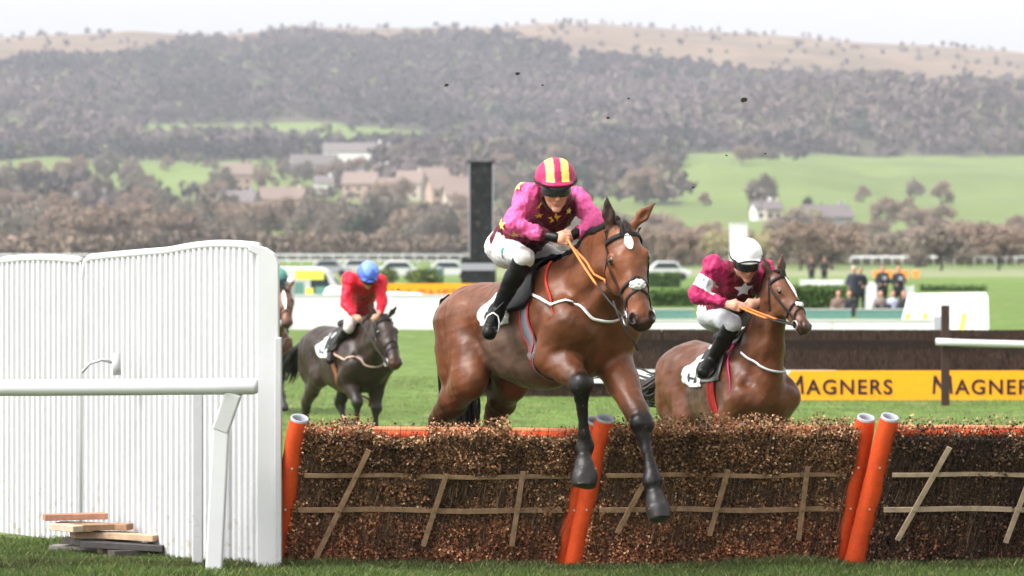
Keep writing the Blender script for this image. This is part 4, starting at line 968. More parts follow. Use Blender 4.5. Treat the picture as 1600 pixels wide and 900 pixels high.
# steeplechase fence with its take-off board
YF = 62.0
fa, fb = gpt(738, YF + 1.6), gpt(1760, YF + .6)
root = empty('steeplechase_fence', (fa + fb) / 2, 'long dark birch steeplechase fence across the turf with a white base board', 'fence')
O_ = np.array(root.location); rs = np.random.RandomState(9)
L_ = fb - fa; ln = np.linalg.norm(L_); dx = L_ / ln; dy = np.cross((0, 0, 1.), dx)
core = MB(); core.box((fa + fb) / 2 - O_ + np.array((0, 0, .48)) + dy * .30, (ln, .5, .92), (dx, dy, (0, 0, 1)), (.020, .014, .011))
n = 85000; s_ = rs.rand(n); h_ = rs.rand(n) ** .8 * 1.10; de = .02 - .05 * rs.rand(n) + h_ * .10
cen = (fa - O_)[None] + L_[None] * s_[:, None] + dy[None] * de[:, None] + np.array((0, 0, 1.))[None] * h_[:, None]
colr = np.array((.050, .032, .024)) * rs.uniform(.35, 1.5, (n, 1)); d_ = np.stack([rs.normal(0, .12, n), rs.normal(0, .08, n), np.ones(n)], 1) * rs.uniform(.03, .09, n)[:, None]
w_ = rs.uniform(.003, .007, n)[:, None] * dx[None]
V = np.stack([cen - w_ - d_, cen + w_ - d_, cen + w_ + d_, cen - w_ + d_], 1).reshape(-1, 3); V[:, 2] = np.minimum(V[:, 2], 1.10 + .02 * rs.rand(len(V)))
core.build('dark_core', M['twig'], root)
link('birch', fast_mesh('birch', V, np.arange(4 * n).reshape(n, 4), np.repeat(colr, 4, 0)), M['twig'], root)
wb = MB(); wb.box((fa + (fb - fa) * .28) - O_ + np.array((0, 0, .34)) - dy * .06, (ln * .56, .06, .22), (dx, dy, (0, 0, 1))); wb.build('base_board', M['white'], root)
# orange sponsor board
ba, bb_ = gpt(1221, YF), gpt(1700, YF)
root = empty('lettered_board', (ba + bb_) / 2, 'orange board with dark capital lettering standing in front of the birch fence', 'advertising board')
O_ = np.array(root.location); w = np.linalg.norm(bb_ - ba); hb_ = 46 / FPX * YF
mb = MB(); x0, x1 = -w / 2, w / 2; th = .05
pr = [(x0, 0), (x1, 0), (x1, hb_), (x0 + .16, hb_), (x0, hb_ - .16)]
mb.add([(x, -th, z) for x, z in pr] + [(x, th, z) for x, z in pr], [(0, 1, 2, 3, 4), (9, 8, 7, 6, 5)] + [(i, 5 + i, 5 + (i + 1) % 5, (i + 1) % 5) for i in range(5)])
mb.build('board_panel', M['orangeboard'], root)
def letter_m(xa, w_, h_):
    m = MB(); y_ = -th - .006; s_ = .045
    P4 = [(0, 0), (s_, 0), (s_ + .012, h_ * .62), (w_ / 2, h_ * .12), (w_ - s_ - .012, h_ * .62), (w_ - s_, 0), (w_, 0), (w_ - .022, h_), (w_ - .06, h_), (w_ / 2, h_ * .38), (.06, h_), (.022, h_)]
    m.add([(xa + x, y_, .10 + z) for x, z in P4] + [(xa + x, y_ + .006, .10 + z) for x, z in P4], [(0, 1, 2, 11), (11, 2, 10), (2, 3, 9, 10), (3, 4, 8, 9), (4, 7, 8), (4, 5, 6, 7)])
    m.build('lettering', M['ink'], root)
letter_m(x0 + .03, .33, .30)
text('AGNERS', .335, M['ink'], root, (x0 + .40, -th - .006, .10), off=.006, sx=1.0, spacing=1.16)
letter_m(x0 + .03 + 2.40, .33, .30); text('AGNERS', .335, M['ink'], root, (x0 + .40 + 2.40, -th - .006, .10), off=.006, sx=1.0, spacing=1.16)
for i in range(3):
    s3 = MB(); s3.box((x0 + .3 + i * (w - .6) / 2, .12, .2), (.05, .2, .4)); s3.build('stay', M['white'], root)
# post closing the fence
pp = gpt(1475, YF - 2.2)
root = empty('fence_wing', pp, 'dark brown upright post with a white rail stub, ending the long birch fence', 'wing post')
mb = MB(); mb.box((0.02, 0, .78), (.12, .12, 1.56), col=(.05, .032, .026)); mb.build('post', M['twig'], root)
mb = MB(); mb.tube([(-.14, -.12, 1.00), (.30, -.12, .98), (1.9, -.12, .94), (3.5, -.12, .92)], .055, 10); mb.build('rail', M['plastic'], root, True)

# white hoardings farther back
def hoarding(px0, px1, Y, top, label, Yb=None, panel_gap=True):
    a, b = gpt(px0, Y), gpt(px1, Yb or Y); root = empty('white_hoarding', (a + b) / 2, label, 'hoarding'); O_ = np.array(root.location)
    h = CH - (top - HZ) / FPX * Y - a[2]; L = b - a; ln = np.linalg.norm(L); dx = L / ln; dy = np.cross((0, 0, 1.), dx); npan = max(1, int(ln / 2.4))
    for i in range(npan):
        mb = MB(); c_ = a + L * ((i + .5) / npan) - O_; mb.box(c_ + np.array((0, 0, h / 2)), (ln / npan - .03, .05, h), (dx, dy, (0, 0, 1))); mb.build('panel', M['white'], root)
    mb = MB(); mb.bar(a - O_ + np.array((0, 0, h + .03)), b - O_ + np.array((0, 0, h + .03)), .09, .06); mb.build('cap_rail', M['plastic'], root)
    return root
hoarding(150, 760, 116, 463, 'long low white hoarding along the turf behind the dark horse')
hoarding(985, 1458, 108, 502, 'white hoarding running just behind the dark birch fence')
# white covered rail units in front of the orange banner
def mound(px0, px1, Y, top, base, label, lo=.55):
    a, b = W(px0, base, Y), W(px1, base, Y); w = b[0] - a[0]; h = (base - top) / FPX * Y
    root = empty('white_cover', ((a[0] + b[0]) / 2, Y, a[2] - .02), label, 'cover')
    mb = MB(); P_ = [(-w / 2, 0), (w / 2, 0), (w / 2 * .97, h * .45), (w / 2 * lo, h * .96), (-w / 2 * lo * 1.2, h), (-w / 2, h * .55)]
    mb.add([(x, -.5, z) for x, z in P_] + [(x, .5, z) for x, z in P_], [(0, 1, 2, 3, 4, 5), (11, 10, 9, 8, 7, 6)] + [(i, 6 + i, 6 + (i + 1) % 6, (i + 1) % 6) for i in range(6)])
    o = mb.build('fabric', M['white'], root, True); bv = o.modifiers.new('b', 'BEVEL'); bv.width = .08; bv.segments = 3
    return root
mound(592, 676, 117.5, 455, 500, 'white covered hump in front of the left part of the orange banner', .6)
mound(694, 775, 117.5, 460, 500, 'white covered hump by the dark pillar foot', .6)
mound(500, 560, 117.5, 446, 500, 'white sloping canopy beside the ambulance with yellow panels', .5)
# orange banner far behind
root = empty('orange_banner', gpt(670, 126), 'long orange banner with brick red capital lettering on the far rail', 'advertising banner')
x0 = (600 - CXP) / FPX * 126 - root.location.x; x1 = (772 - CXP) / FPX * 126 - root.location.x; zt = CH - (443 - HZ) / FPX * 126 - root.location.z
mb = MB(); mb.box(((x0 + x1) / 2, 0, zt / 2), (x1 - x0, .05, zt)); mb.build('banner_panel', M['orangeboard'], root)
M['redink'] = nodes_mat('brick_lettering', base=(.50, .12, .04), rough=.6)
text('MAGNERS', .52, M['redink'], root, (x0 + .2, -.035, zt - .56), off=.012, sx=1.0, spacing=1.15); text('MA', .52, M['redink'], root, (x0 + 2.95, -.035, zt - .56), off=.012, sx=.95)
# tall dark pillar
root = empty('dark_pillar', gpt(752, 150), 'tall weathered black pillar on a wide dark base block', 'pillar'); k_ = 150 / FPX
mb = MB(); wp = 37 * k_; z0 = CH - (404 - HZ) * k_ - root.location.z; z1 = CH - (255 - HZ) * k_ - root.location.z
mb.box((0, 0, (z0 + z1) / 2), (wp, wp, z1 - z0)); mb.build('shaft', M['blackboard'], root)
mb = MB(); mb.box((-.01, 0, z1 + .03), (wp + .12, wp + .12, .06)); mb.bar((wp / 2, -.1, z1 + .02), (wp / 2 + .50, -.1, z1 - .16), .05, .03); mb.build('cap', M['blackboard'], root)
for s_ in (-1, 1):
    mb = MB(); mb.box((s_ * (wp / 2 + .001), -wp / 2 - .01, (z0 + z1) / 2), (.05, .05, z1 - z0)); mb.build('corner_trim', M['grey'], root)
mb = MB(); bw = 54 * k_; mb.box((-.10, 0, z0 / 2), (bw, bw, z0)); bo = mb.build('base_block', M['blackboard'], root)
mb = MB(); mb.box((-.10, -bw / 2 - .01, z0 - .32), (bw * .98, .02, .28)); mb.build('base_stripe', M['grey'], root)
# white post behind the second jockey
root = empty('white_post', gpt(1154, 175), 'plain white square post rising behind the white helmeted jockey', 'post'); k_ = 175 / FPX
mb = MB(); z1 = CH - (350 - HZ) * k_ - root.location.z; mb.box((0, 0, z1 / 2), (26 * k_, 26 * k_, z1)); mb.build('shaft', M['white'], root)
mb = MB(); mb.box((0, 0, z1 + .02), (28 * k_, 28 * k_, .04)); mb.build('cap', M['white'], root)

# far rails: post and rail, white
def rail_line(px0, px1, Y, h, n, label, r=.05, Yb=None, group=None):
    a, b = gpt(px0, Y), gpt(px1, Yb or Y); root = empty('running_rail', (a + b) / 2, label, 'rail', group); O_ = np.array(root.location)
    mb = MB(); mb.tube([a - O_ + (0, 0, h), b - O_ + (0, 0, h)], r * 1.3, 8); mb.build('rail', M['plastic'], root, True)
    for i in range(n):
        q = a + (b - a) * (i / (n - 1)) - O_; mb = MB(); mb.tube([q, q + (0, 0, h * .75), q + (0, -.15, h)], r, 6); mb.build('post', M['plastic'], root, True)
rail_line(-60, 1010, 640, 1.30, 60, 'far white running rail crossing the meadow below the tree line', .13)
rail_line(1330, 1700, 520, 1.25, 24, 'far white running rail on the paddock side', .11)
rail_line(430, 735, 430, 1.1, 16, 'second white running rail beside the pale track', .06)

# clipped hedges
def hedge(px0, px1, Y, top, base, depth, label):
    a, b = W(px0, base, Y), W(px1, base, Y); g0 = gz(Y); w = b[0] - a[0]; h = CH - (top - HZ) / FPX * Y - g0
    root = empty('hedge', ((a[0] + b[0]) / 2, Y, g0), label, 'hedge'); rs = np.random.RandomState(int(px0))
    mb = MB(); mb.box((0, 0, h / 2 - .05), (w - .2, depth - .2, h - .1), col=(.025, .045, .012)); mb.build('branches', M['hedge'], root)
    n = int(700 * w * h); P_ = np.stack([rs.uniform(-w / 2, w / 2, n), rs.uniform(-depth / 2, depth / 2, n), rs.uniform(0, h, n)], 1)
    m = rs.rand(n); P_[m < .6, 1] = -depth / 2 + rs.normal(0, .03, (m < .6).sum()); P_[(m >= .6) & (m < .9), 2] = h + rs.normal(0, .04, ((m >= .6) & (m < .9)).sum())
    V, F, C = chips(P_, rs.uniform(.025, .05, n), rs, np.array((.060, .115, .022)) * rs.uniform(.5, 1.5, (n, 1)))
    link('leaves', fast_mesh('leaves', V, F, C), M['hedge'], root)
hedge(1221, 1322, 142, 449, 494, 1.6, 'clipped green hedge behind the horse with the long blaze')
hedge(1012, 1086, 162, 455, 480, 1.4, 'short clipped hedge between the two leading horses')
hedge(1010, 1064, 240, 427, 440, 1.6, 'higher small hedge seen just past the leading horse')
hedge(1436, 1540, 220, 447, 462, 1.4, 'low hedge above the white marquee roof')
# teal and pale verge boards
for px0, px1, lab in [(1008, 1085, 'teal verge board between the two leading horses'), (1255, 1330, 'teal verge board below the seated spectators'), (1338, 1420, 'teal verge board in front of the standing spectators')]:
    a, b = gpt(px0, 134), gpt(px1, 134); root = empty('verge_board', (a + b) / 2, lab, 'board'); z1 = .30
    mb = MB(); mb.box((0, 0, z1 / 2), (b[0] - a[0], .06, z1)); mb.build('panel', M['teal'], root); mb = MB(); mb.box((0, 0, z1 + .02), (b[0] - a[0], .1, .04)); mb.build('rail', M['plastic'], root)

# ambulance at the left, white vehicle at the right
M['dglass'] = nodes_mat('dark_glass', base=(.03, .04, .05), rough=.1, spec=.6)
M['rubber'] = nodes_mat('rubber', base=(.02, .02, .02), rough=.8)
def vehicle(name, px0, px1, Y, top, label, stripes, rz=0, nose=1):
    k = Y / FPX; w = (px1 - px0) * k; g0 = gz(Y); h = CH - (top - HZ) * k - g0; cxw = ((px0 + px1) / 2 - CXP) * k
    root = empty(name, (cxw, Y, g0), label, 'vehicle', None, rz); hw = w / 2; n_ = nose
    pr = [(-hw, .35), (hw, .35), (hw, 1.05), (hw * .80, 1.25), (hw * .58, h * .93), (hw * .45, h), (-hw * .97, h), (-hw, h * .95)]
    mb = MB(); pr = [(x * n_, z) for x, z in pr]; m = len(pr)
    mb.add([(x, -1, z) for x, z in pr] + [(x, 1, z) for x, z in pr], [tuple(range(m)), tuple(range(2 * m - 1, m - 1, -1))] + [(i, m + i, m + (i + 1) % m, (i + 1) % m) for i in range(m)])
    o = mb.build('body', M['plastic'], root); bv = o.modifiers.new('b', 'BEVEL'); bv.width = .09; bv.segments = 3
    for x in (-hw * .6, hw * .6):
        t = MB(); a_ = [(x + .36 * math.cos(q), z) for q, z in ()]; t.tube([(x, -1.04, .36), (x, -.8, .36)], .36, 18); wo_ = t.build('wheel', M['rubber'], root)
        t = MB(); t.tube([(x, -1.06, .36), (x, -1.0, .36)], .20, 14); t.build('hub', M['steel'], wo_)
    t = MB(); t.add([(hw * .22 * n_, -1.012, h * .55), (hw * .70 * n_, -1.012, h * .55), (hw * .54 * n_, -1.012, h * .88), (hw * .22 * n_, -1.012, h * .88)], [(0, 1, 2, 3)]); t.build('side_window', M['dglass'], root)
    t = MB(); t.add([(hw * .81 * n_, -.85, 1.30), (hw * .81 * n_, .85, 1.30), (hw * .605 * n_, .8, h * .88), (hw * .605 * n_, -.8, h * .88)], [(0, 1, 2, 3)]); t.build('windscreen', M['dglass'], root)
    for (fx, fz, fw, fh, mt, sk) in stripes:
        t = MB(); x = -hw + fx * w; z = h * fz; ww, hh = fw * w, fh * h
        t.add([(x, -1.016, z), (x + ww, -1.016, z), (x + ww + sk, -1.016, z + hh), (x + sk, -1.016, z + hh)], [(0, 1, 2, 3)]); t.build('livery_panel', M[mt], root)
    return root
vehicle('ambulance', 398, 545, 124, 417, 'white ambulance with yellow and teal check panels beyond the white hoarding',
        [(.45, .78, .30, .16, 'yellow', 0), (.38, .52, .16, .22, 'teal', 0), (.66, .50, .12, .16, 'teal', 0), (.56, .50, .08, .14, 'yellow', 0), (.80, .40, .10, .12, 'yellow', 0), (.40, .30, .14, .18, 'grey', 0)])
root = empty('covered_counter', gpt(1478, 112), 'low white covered counter with slanting yellow stripes at the end of the hoarding', 'counter'); k_ = 112 / FPX; w = 124 * k_; h = CH - (459 - HZ) * k_ - root.location.z
mb = MB(); mb.add([(-w / 2 - .15, -.8, 0), (w / 2, -.8, 0), (w / 2, -.7, h * .52), (w / 2, -.62, h * .9), (w / 2, 0, h + .04), (-w / 2 + .1, 0, h), (-w / 2 + .1, -.62, h * .88), (-w / 2, -.7, h * .52), (-w / 2 - .15, .8, 0), (w / 2, .8, 0), (w / 2, .7, h * .9), (-w / 2 + .1, .7, h * .88)],
    [(0, 1, 2, 7), (7, 2, 3, 6), (6, 3, 4, 5), (5, 4, 10, 11), (11, 10, 9, 8), (0, 7, 6, 5, 11, 8), (1, 9, 10, 4, 3, 2)]); mb.build('cover', M['white'], root)
for x, d_, in ((-.12, .22), (.38, .14), (.98, .12), (1.5, .12)):
    t = MB(); X_0 = -w / 2 + .15 + x - .1; t.add([(X_0 - d_, -.812, .02), (X_0 - d_ + .13, -.812, .02), (X_0 + .14, -.712, h * .51), (X_0, -.712, h * .51)], [(0, 1, 2, 3)]); t.build('yellow_stripe', M['yellow'], root)
t = MB(); t.add([(-w / 2 + .72, -.802, .12), (-w / 2 + 1.02, -.802, .12), (-w / 2 + 1.02, -.73, h * .42), (-w / 2 + .72, -.73, h * .42)], [(0, 1, 2, 3)]); t.build('grey_panel', M['grey'], root)
# parked cars and small boxes on the pale track
def car(px, Y, wpx, label, mat, rz=0):
    k = Y / FPX; w = wpx * k; g0 = gz(Y) + .02; r = empty('parked_car', ((px - CXP) * k, Y, g0), label, 'car', 'cars on the pale track', rz); hw = w / 2; h = 1.45
    pr = [(-hw, .3), (hw, .3), (hw, .75), (hw * .62, .88), (hw * .30, h), (-hw * .55, h), (-hw * .88, .9), (-hw, .85)]
    mb = MB(); m = len(pr); mb.add([(x, -.85, z) for x, z in pr] + [(x, .85, z) for x, z in pr], [tuple(range(m)), tuple(range(2 * m - 1, m - 1, -1))] + [(i, m + i, m + (i + 1) % m, (i + 1) % m) for i in range(m)])
    o = mb.build('body', mat, r); bv = o.modifiers.new('b', 'BEVEL'); bv.width = .08; bv.segments = 2
    t = MB(); t.add([(-hw * .76, -.862, .92), (hw * .50, -.862, .92), (hw * .26, -.862, h - .1), (-hw * .50, -.862, h - .1)], [(0, 1, 2, 3)]); t.build('window', M['dglass'], r)
    for x in (-hw * .6, hw * .6):
        t = MB(); t.tube([(x, -.88, .3), (x, -.7, .3)], .3, 14); t.build('wheel', M['rubber'], r)
M['silver'] = nodes_mat('silver_paint', base=(.50, .50, .52), rough=.3, metal=.3)
car(516, 330, 62, 'grey parked car, farthest along the pale track', M['grey']); car(562, 345, 60, 'pale silver parked car behind the blue helmeted jockey', M['silver']); car(626, 300, 72, 'white parked car right of the blue helmeted jockey', M['plastic'])
car(703, 300, 70, 'white parked car beside the teal bin', M['plastic']); car(1045, 290, 70, 'white parked car glimpsed past the leading horse', M['plastic'])
root = empty('bin', gpt(682, 280), 'teal drum shaped bin near the parked white car', 'bin'); mb = MB(); mb.tube([(0, 0, 0), (0, 0, .95), (0, 0, 1.0)], [.5, .55, .5], 16); mb.build('drum', M['teal'], root, True); mb = MB(); mb.tube([(0, 0, 1.0), (0, 0, 1.12)], [.56, .3], 16); mb.build('lid', M['grey'], root)
def bush(px, Y, s, label):
    g0 = gz(Y); r = empty('shrub', ((px - CXP) / FPX * Y, Y, g0), label, 'shrub'); rs = np.random.RandomState(px); n = 500
    P_ = rand_dirs(rs, n) * (rs.rand(n, 1) ** .4) * np.array((s, s, s * .7)) + np.array((0, 0, s * .6)); P_[:, 2] = np.abs(P_[:, 2])
    V, F, C = chips(P_, rs.uniform(.04, .1, n) * s, rs, np.array((.10, .13, .03)) * rs.uniform(.4, 1.4, (n, 1))); link('foliage', fast_mesh('foliage', V, F, C), M['hedge'], r)
    mb = MB(); mb.tube([(0, 0, 0), (0, 0, s * .6)], s * .06, 5); mb.build('stem', M['bark'], r)
bush(603, 260, .9, 'dark green shrub beside the white parked car'); bush(649, 270, .8, 'small dark shrub between the white car and the teal bin'); bush(669, 240, 1.0, 'yellow green shrub just above the orange banner')
# nearer bare bushes on the right
for (x, Y, k, sc, lab) in [(1250, 430, 1, .62, 'brown bare bush above the clipped hedge'), (1300, 440, 3, .85, 'brown bare thicket behind the spectators'), (1275, 470, 0, .55, 'grey brown bush between the two thickets'), (1215, 460, 5, .62, 'yellowish bush behind the blazed horse'),
        (1120, 480, 5, .6, 'yellowish bush left of the white post'), (1065, 470, 3, .7, 'bare bush between the horses beyond the hedge'), (1470, 420, 0, .55, 'bare bush at the far end of the paddock rail'), (1560, 430, 1, .6, 'bare bush past the paddock rail'), (1020, 520, 1, .6, 'bare bush just past the leading horse')]:
    tree(x, 0, Y, k, sc, lab, None, 1.4)

# spectators
M['wool'] = nodes_mat('dark_coat', rough=.85, attr=True, noise=.2, nscale=6)
def spectator(px, Y, label, coat=(.022, .023, .028), leg=(.02, .02, .024), hair=(.05, .03, .02), sit=False, S=1.0, badge=None, face=0):
    g0 = gz(Y); r = empty('person', ((px - CXP) / FPX * Y, Y, g0), label, 'person', 'spectators', face); g = SDF(); rs = random.Random(px)
    sk = (.5, .27, .19); dz = -.84 * S if sit else 0; z = lambda h: h * S + dz
    for s in (-1, 1):
        if sit: g.chain([(s * .09, 0, .13), (s * .16, -.36, .40), (s * .13, -.56, .07)], [.10, .075, .05], .04, leg); g.cone((s * .13, -.56, .05), (s * .14, -.72, .04), .045, .035, .02, (.02, .02, .02))
        else: g.chain([(s * .09, 0, z(.92)), (s * .11, -.02 + rs.uniform(-.05, .05), z(.48)), (s * .12, .02, .08)], [.11, .075, .055], .04, leg); g.cone((s * .12, .02, .05), (s * .14, -.16, .04), .05, .04, .02, (.02, .02, .02))
        el = (s * .27, .03, z(1.14)); g.cone((s * .17, 0, z(1.42)), el, .07, .055, .04, coat); w_ = (s * rs.uniform(.08, .24), -.18, z(rs.uniform(.95, 1.2))); g.cone(el, w_, .052, .04, .02, coat)
        g.cone(w_, (w_[0] * .9, w_[1] - .06, w_[2]), .035, .03, .02, sk)
    g.cone((0, 0, z(.80 if not sit else .92)), (0, 0, z(1.35)), .175, .18, .06, coat, (1, 0, 0), 1.15); g.cone((0, 0, z(1.40)), (0, 0, z(1.56)), .07, .055, .04, sk)
    g.ell((0, -.01, z(1.67)), (.085, .10, .125), k=.02, col=sk); g.ell((0, -.10, z(1.66)), (.014, .02, .018), k=.01, col=sk)
    link('body', g.mesh('spectator', .026, None, None), M['wool'], r)
    h = SDF(); h.ell((0, .02, z(1.71)), (.098, .105, .10), k=.02); link('hair', h.mesh('hair', .02, clip=lambda P: -(P[..., 2] - z(1.66) + P[..., 1] * 1.0)), nodes_mat('hair_colour', base=hair, rough=.8), r)
    if badge:
        b = MB(); b.box((.06, -.225, z(1.30)), (.16, .03, .14), col=badge); b.build('badge', M['wool'], r)
    return r
spectator(1334, 147, 'tall grey haired spectator in a long dark navy coat', (.030, .034, .05), (.02, .022, .03), (.45, .42, .40), S=.98)
spectator(1344, 149, 'spectator in black pressed close to the grey haired one', S=.95)
spectator(1379, 150, 'spectator in black with a grey chest badge standing alone', badge=(.30, .31, .35))
spectator(1404, 150, 'broad spectator in black with a pale chest badge', badge=(.35, .37, .42), S=.98, hair=(.25, .08, .04))
spectator(1310, 138, 'seated spectator in a brown jacket below the hedge', (.17, .11, .09), (.10, .09, .08), sit=True)
spectator(1327, 138, 'seated spectator in dark clothes next to the brown jacket', (.03, .03, .035), sit=True)
spectator(1376, 137, 'seated spectator in a grey brown jacket by the teal board', (.16, .13, .12), sit=True)
spectator(1395, 137, 'seated spectator in a pale blue top', (.35, .38, .48), (.03, .03, .035), sit=True)
spectator(1412, 137, 'seated spectator in dark clothes nearest the striped counter', (.035, .03, .03), sit=True)
spectator(1268, 255, 'spectator in dark clothes, head and shoulders above the hedge', S=1.0)
spectator(1288, 257, 'second spectator above the hedge wearing black', hair=(.2, .09, .04))
M['hivis'] = nodes_mat('orange_hivis', base=(.85, .30, .06), rough=.6)
for i, (x, w_) in enumerate(((1371, 14), (1389, 14), (1410, 20), (1431, 11))):
    r = empty('barrier_panel', gpt(x, 300), ('orange barrier panel farthest from the striped counter', 'orange barrier panel, second of the four along the paddock', 'widest orange barrier panel of the four', 'small orange barrier panel above the striped counter')[i], 'barrier', 'orange barrier panels'); k = .05
    mb = MB(); mb.box((0, 0, .42), (w_ * k, .06, .62)); o = mb.build('panel', M['hivis'], r); bv = o.modifiers.new('b', 'BEVEL'); bv.width = .02
    for s_ in (-1, 1):
        mb = MB(); mb.box((s_ * w_ * k * .4, 0, .06), (.06, .5, .10)); mb.build('foot', M['grey'], r)
# white display figures by the spectators: pale upright boards
for px0, px1, Y, top, lab in [(1350, 1369, 152, 440, 'white upright panel between the dark coated spectators'), (1413, 1427, 150, 447, 'narrow white panel beside the badge wearing spectators'), (1250, 1318, 250, 437, 'white strip fence above the clipped hedge')]:
    k = Y / FPX; r = empty('display_board', ((.5 * (px0 + px1) - CXP) * k, Y, gz(Y)), lab, 'panel'); z1 = CH - (top - HZ) * k - gz(Y)
    mb = MB(); mb.box((0, 0, z1 / 2), ((px1 - px0) * k, .08, z1)); mb.build('board', M['white'], r)
    for s_ in (-1, 1):
        mb = MB(); mb.box((s_ * (px1 - px0) * k / 2, 0, z1 / 2), (.07, .12, z1 + .08)); mb.build('post', M['plastic'], r)

# ------------------------------------------------------------------ the hurdle: three wattle panels with padded ends
M['pad'] = nodes_mat('orange_padding', base=(.56, .062, .010), rough=.6, spec=.35, noise=.14, nscale=5, noise2=(.10, 40), bump=.25, bscale=30)
M['padpale'] = nodes_mat('pale_padding', base=(.72, .24, .12), rough=.65, noise=.3, nscale=9)
M['pvc'] = nodes_mat('grey_pipe', base=(.34, .35, .39), rough=.5)
M['dark'] = nodes_mat('hollow_shade', base=(.01, .009, .008), rough=.9)
M['lath'] = nodes_mat('lath_wood', base=(.27, .165, .098), rough=.75, noise=.35, nscale=12, bump=.4, bscale=40)
M['lathpale'] = nodes_mat('pale_lath_wood', base=(.40, .30, .21), rough=.75, noise=.25, nscale=12, bump=.4, bscale=40)
M['birch'] = nodes_mat('birch_leaf', rough=.8, spec=.25, attr=True)
def pole(base, top, r, parent):
    base, top = np.asarray(base, float), np.asarray(top, float); d = nrm(top - base)
    mb = MB(); L = np.linalg.norm(top - base); rnd = random.Random(int(abs(base[0]) * 1000)); pts = []; rr = []
    for i in range(15):
        t = i / 14; pts.append(base + (top - base) * t + np.array((rnd.uniform(-1, 1), 0, 0)) * .002); rr.append(r * (1 + rnd.uniform(-.015, .015)) * (.88 if i == 14 else 1))
    mb.tube(pts, rr, 22, cap=False); po = mb.build('padded_pole', M['pad'], parent, True)
    a = np.cross(d, (1, 0, 0)); a = nrm(a); b = np.cross(d, a); ring = MB(); n = 26; V = []
    prof = [(.86, -.012), (.86, .012), (.80, .020), (.66, .014), (.62, .0), (.61, -.09)]
    for q, h in prof:
        for k in range(n): t = 2 * math.pi * k / n; V.append(top + d * h + (a * math.cos(t) + b * math.sin(t)) * r * q)
    F = [(j * n + k, j * n + (k + 1) % n, (j + 1) * n + (k + 1) % n, (j + 1) * n + k) for j in range(len(prof) - 1) for k in range(n)]
    ring.add(V, F); ring.build('pipe_end', M['pvc'], po, True)
    dk = MB(); dk.add([top - d * .085 + (a * math.cos(2 * math.pi * k / n) + b * math.sin(2 * math.pi * k / n)) * r * .62 for k in range(n)], [tuple(range(n))]); dk.build('shade_disc', M['dark'], po)  # black disc closing the pipe, the shade down the bore painted on it
    for t in (.42, .70):
        bo = MB(); q = base + (top - base) * t + nrm(np.cross(d, (1, 0, 0))) * (-r if nrm(np.cross(d, (1, 0, 0)))[1] > 0 else r); bo.tube([q, q + np.array((0, -.006, 0))], .008, 8); bo.build('bolt', M['steel'], po)
YB = 27.82
def base_pt(px, Y=YB): return W(px, HZ + (CH + .0) * FPX / Y, Y)
panels = [
    dict(lb=base_pt(432), lt=W(468, 656, 27.40), rb=base_pt(874, 27.86), rt=W(929, 660, 27.44), sl=[(.25, .84, .125, .05), (.53, .68, .50, .18), (.79, .70, .81, .18)], dark=0, seed=1, lab='birch hurdle panel beside the white wing with orange padding showing along its top'),
    dict(lb=base_pt(896, 27.8), lt=W(945, 656, 27.38), rb=base_pt(1310, 27.9), rt=W(1353, 655, 27.48), sl=[(.20, .66, .13, .27), (.50, .70, .48, .25), (.80, .72, .82, .22)], dark=0, seed=2, lab='thickly filled middle hurdle panel with leafy reddish birch, between the two double orange poles'),
    dict(lb=base_pt(1334, 27.78), lt=W(1390, 654, 27.36), rb=base_pt(1785, 27.95), rt=W(1845, 656, 27.50), sl=[(.215, .85, .115, .22), (.52, .70, .49, .2), (.80, .7, .82, .2)], dark=1, seed=3, lab='dark thinly leafed hurdle panel with pale laths beyond the last double pole')]
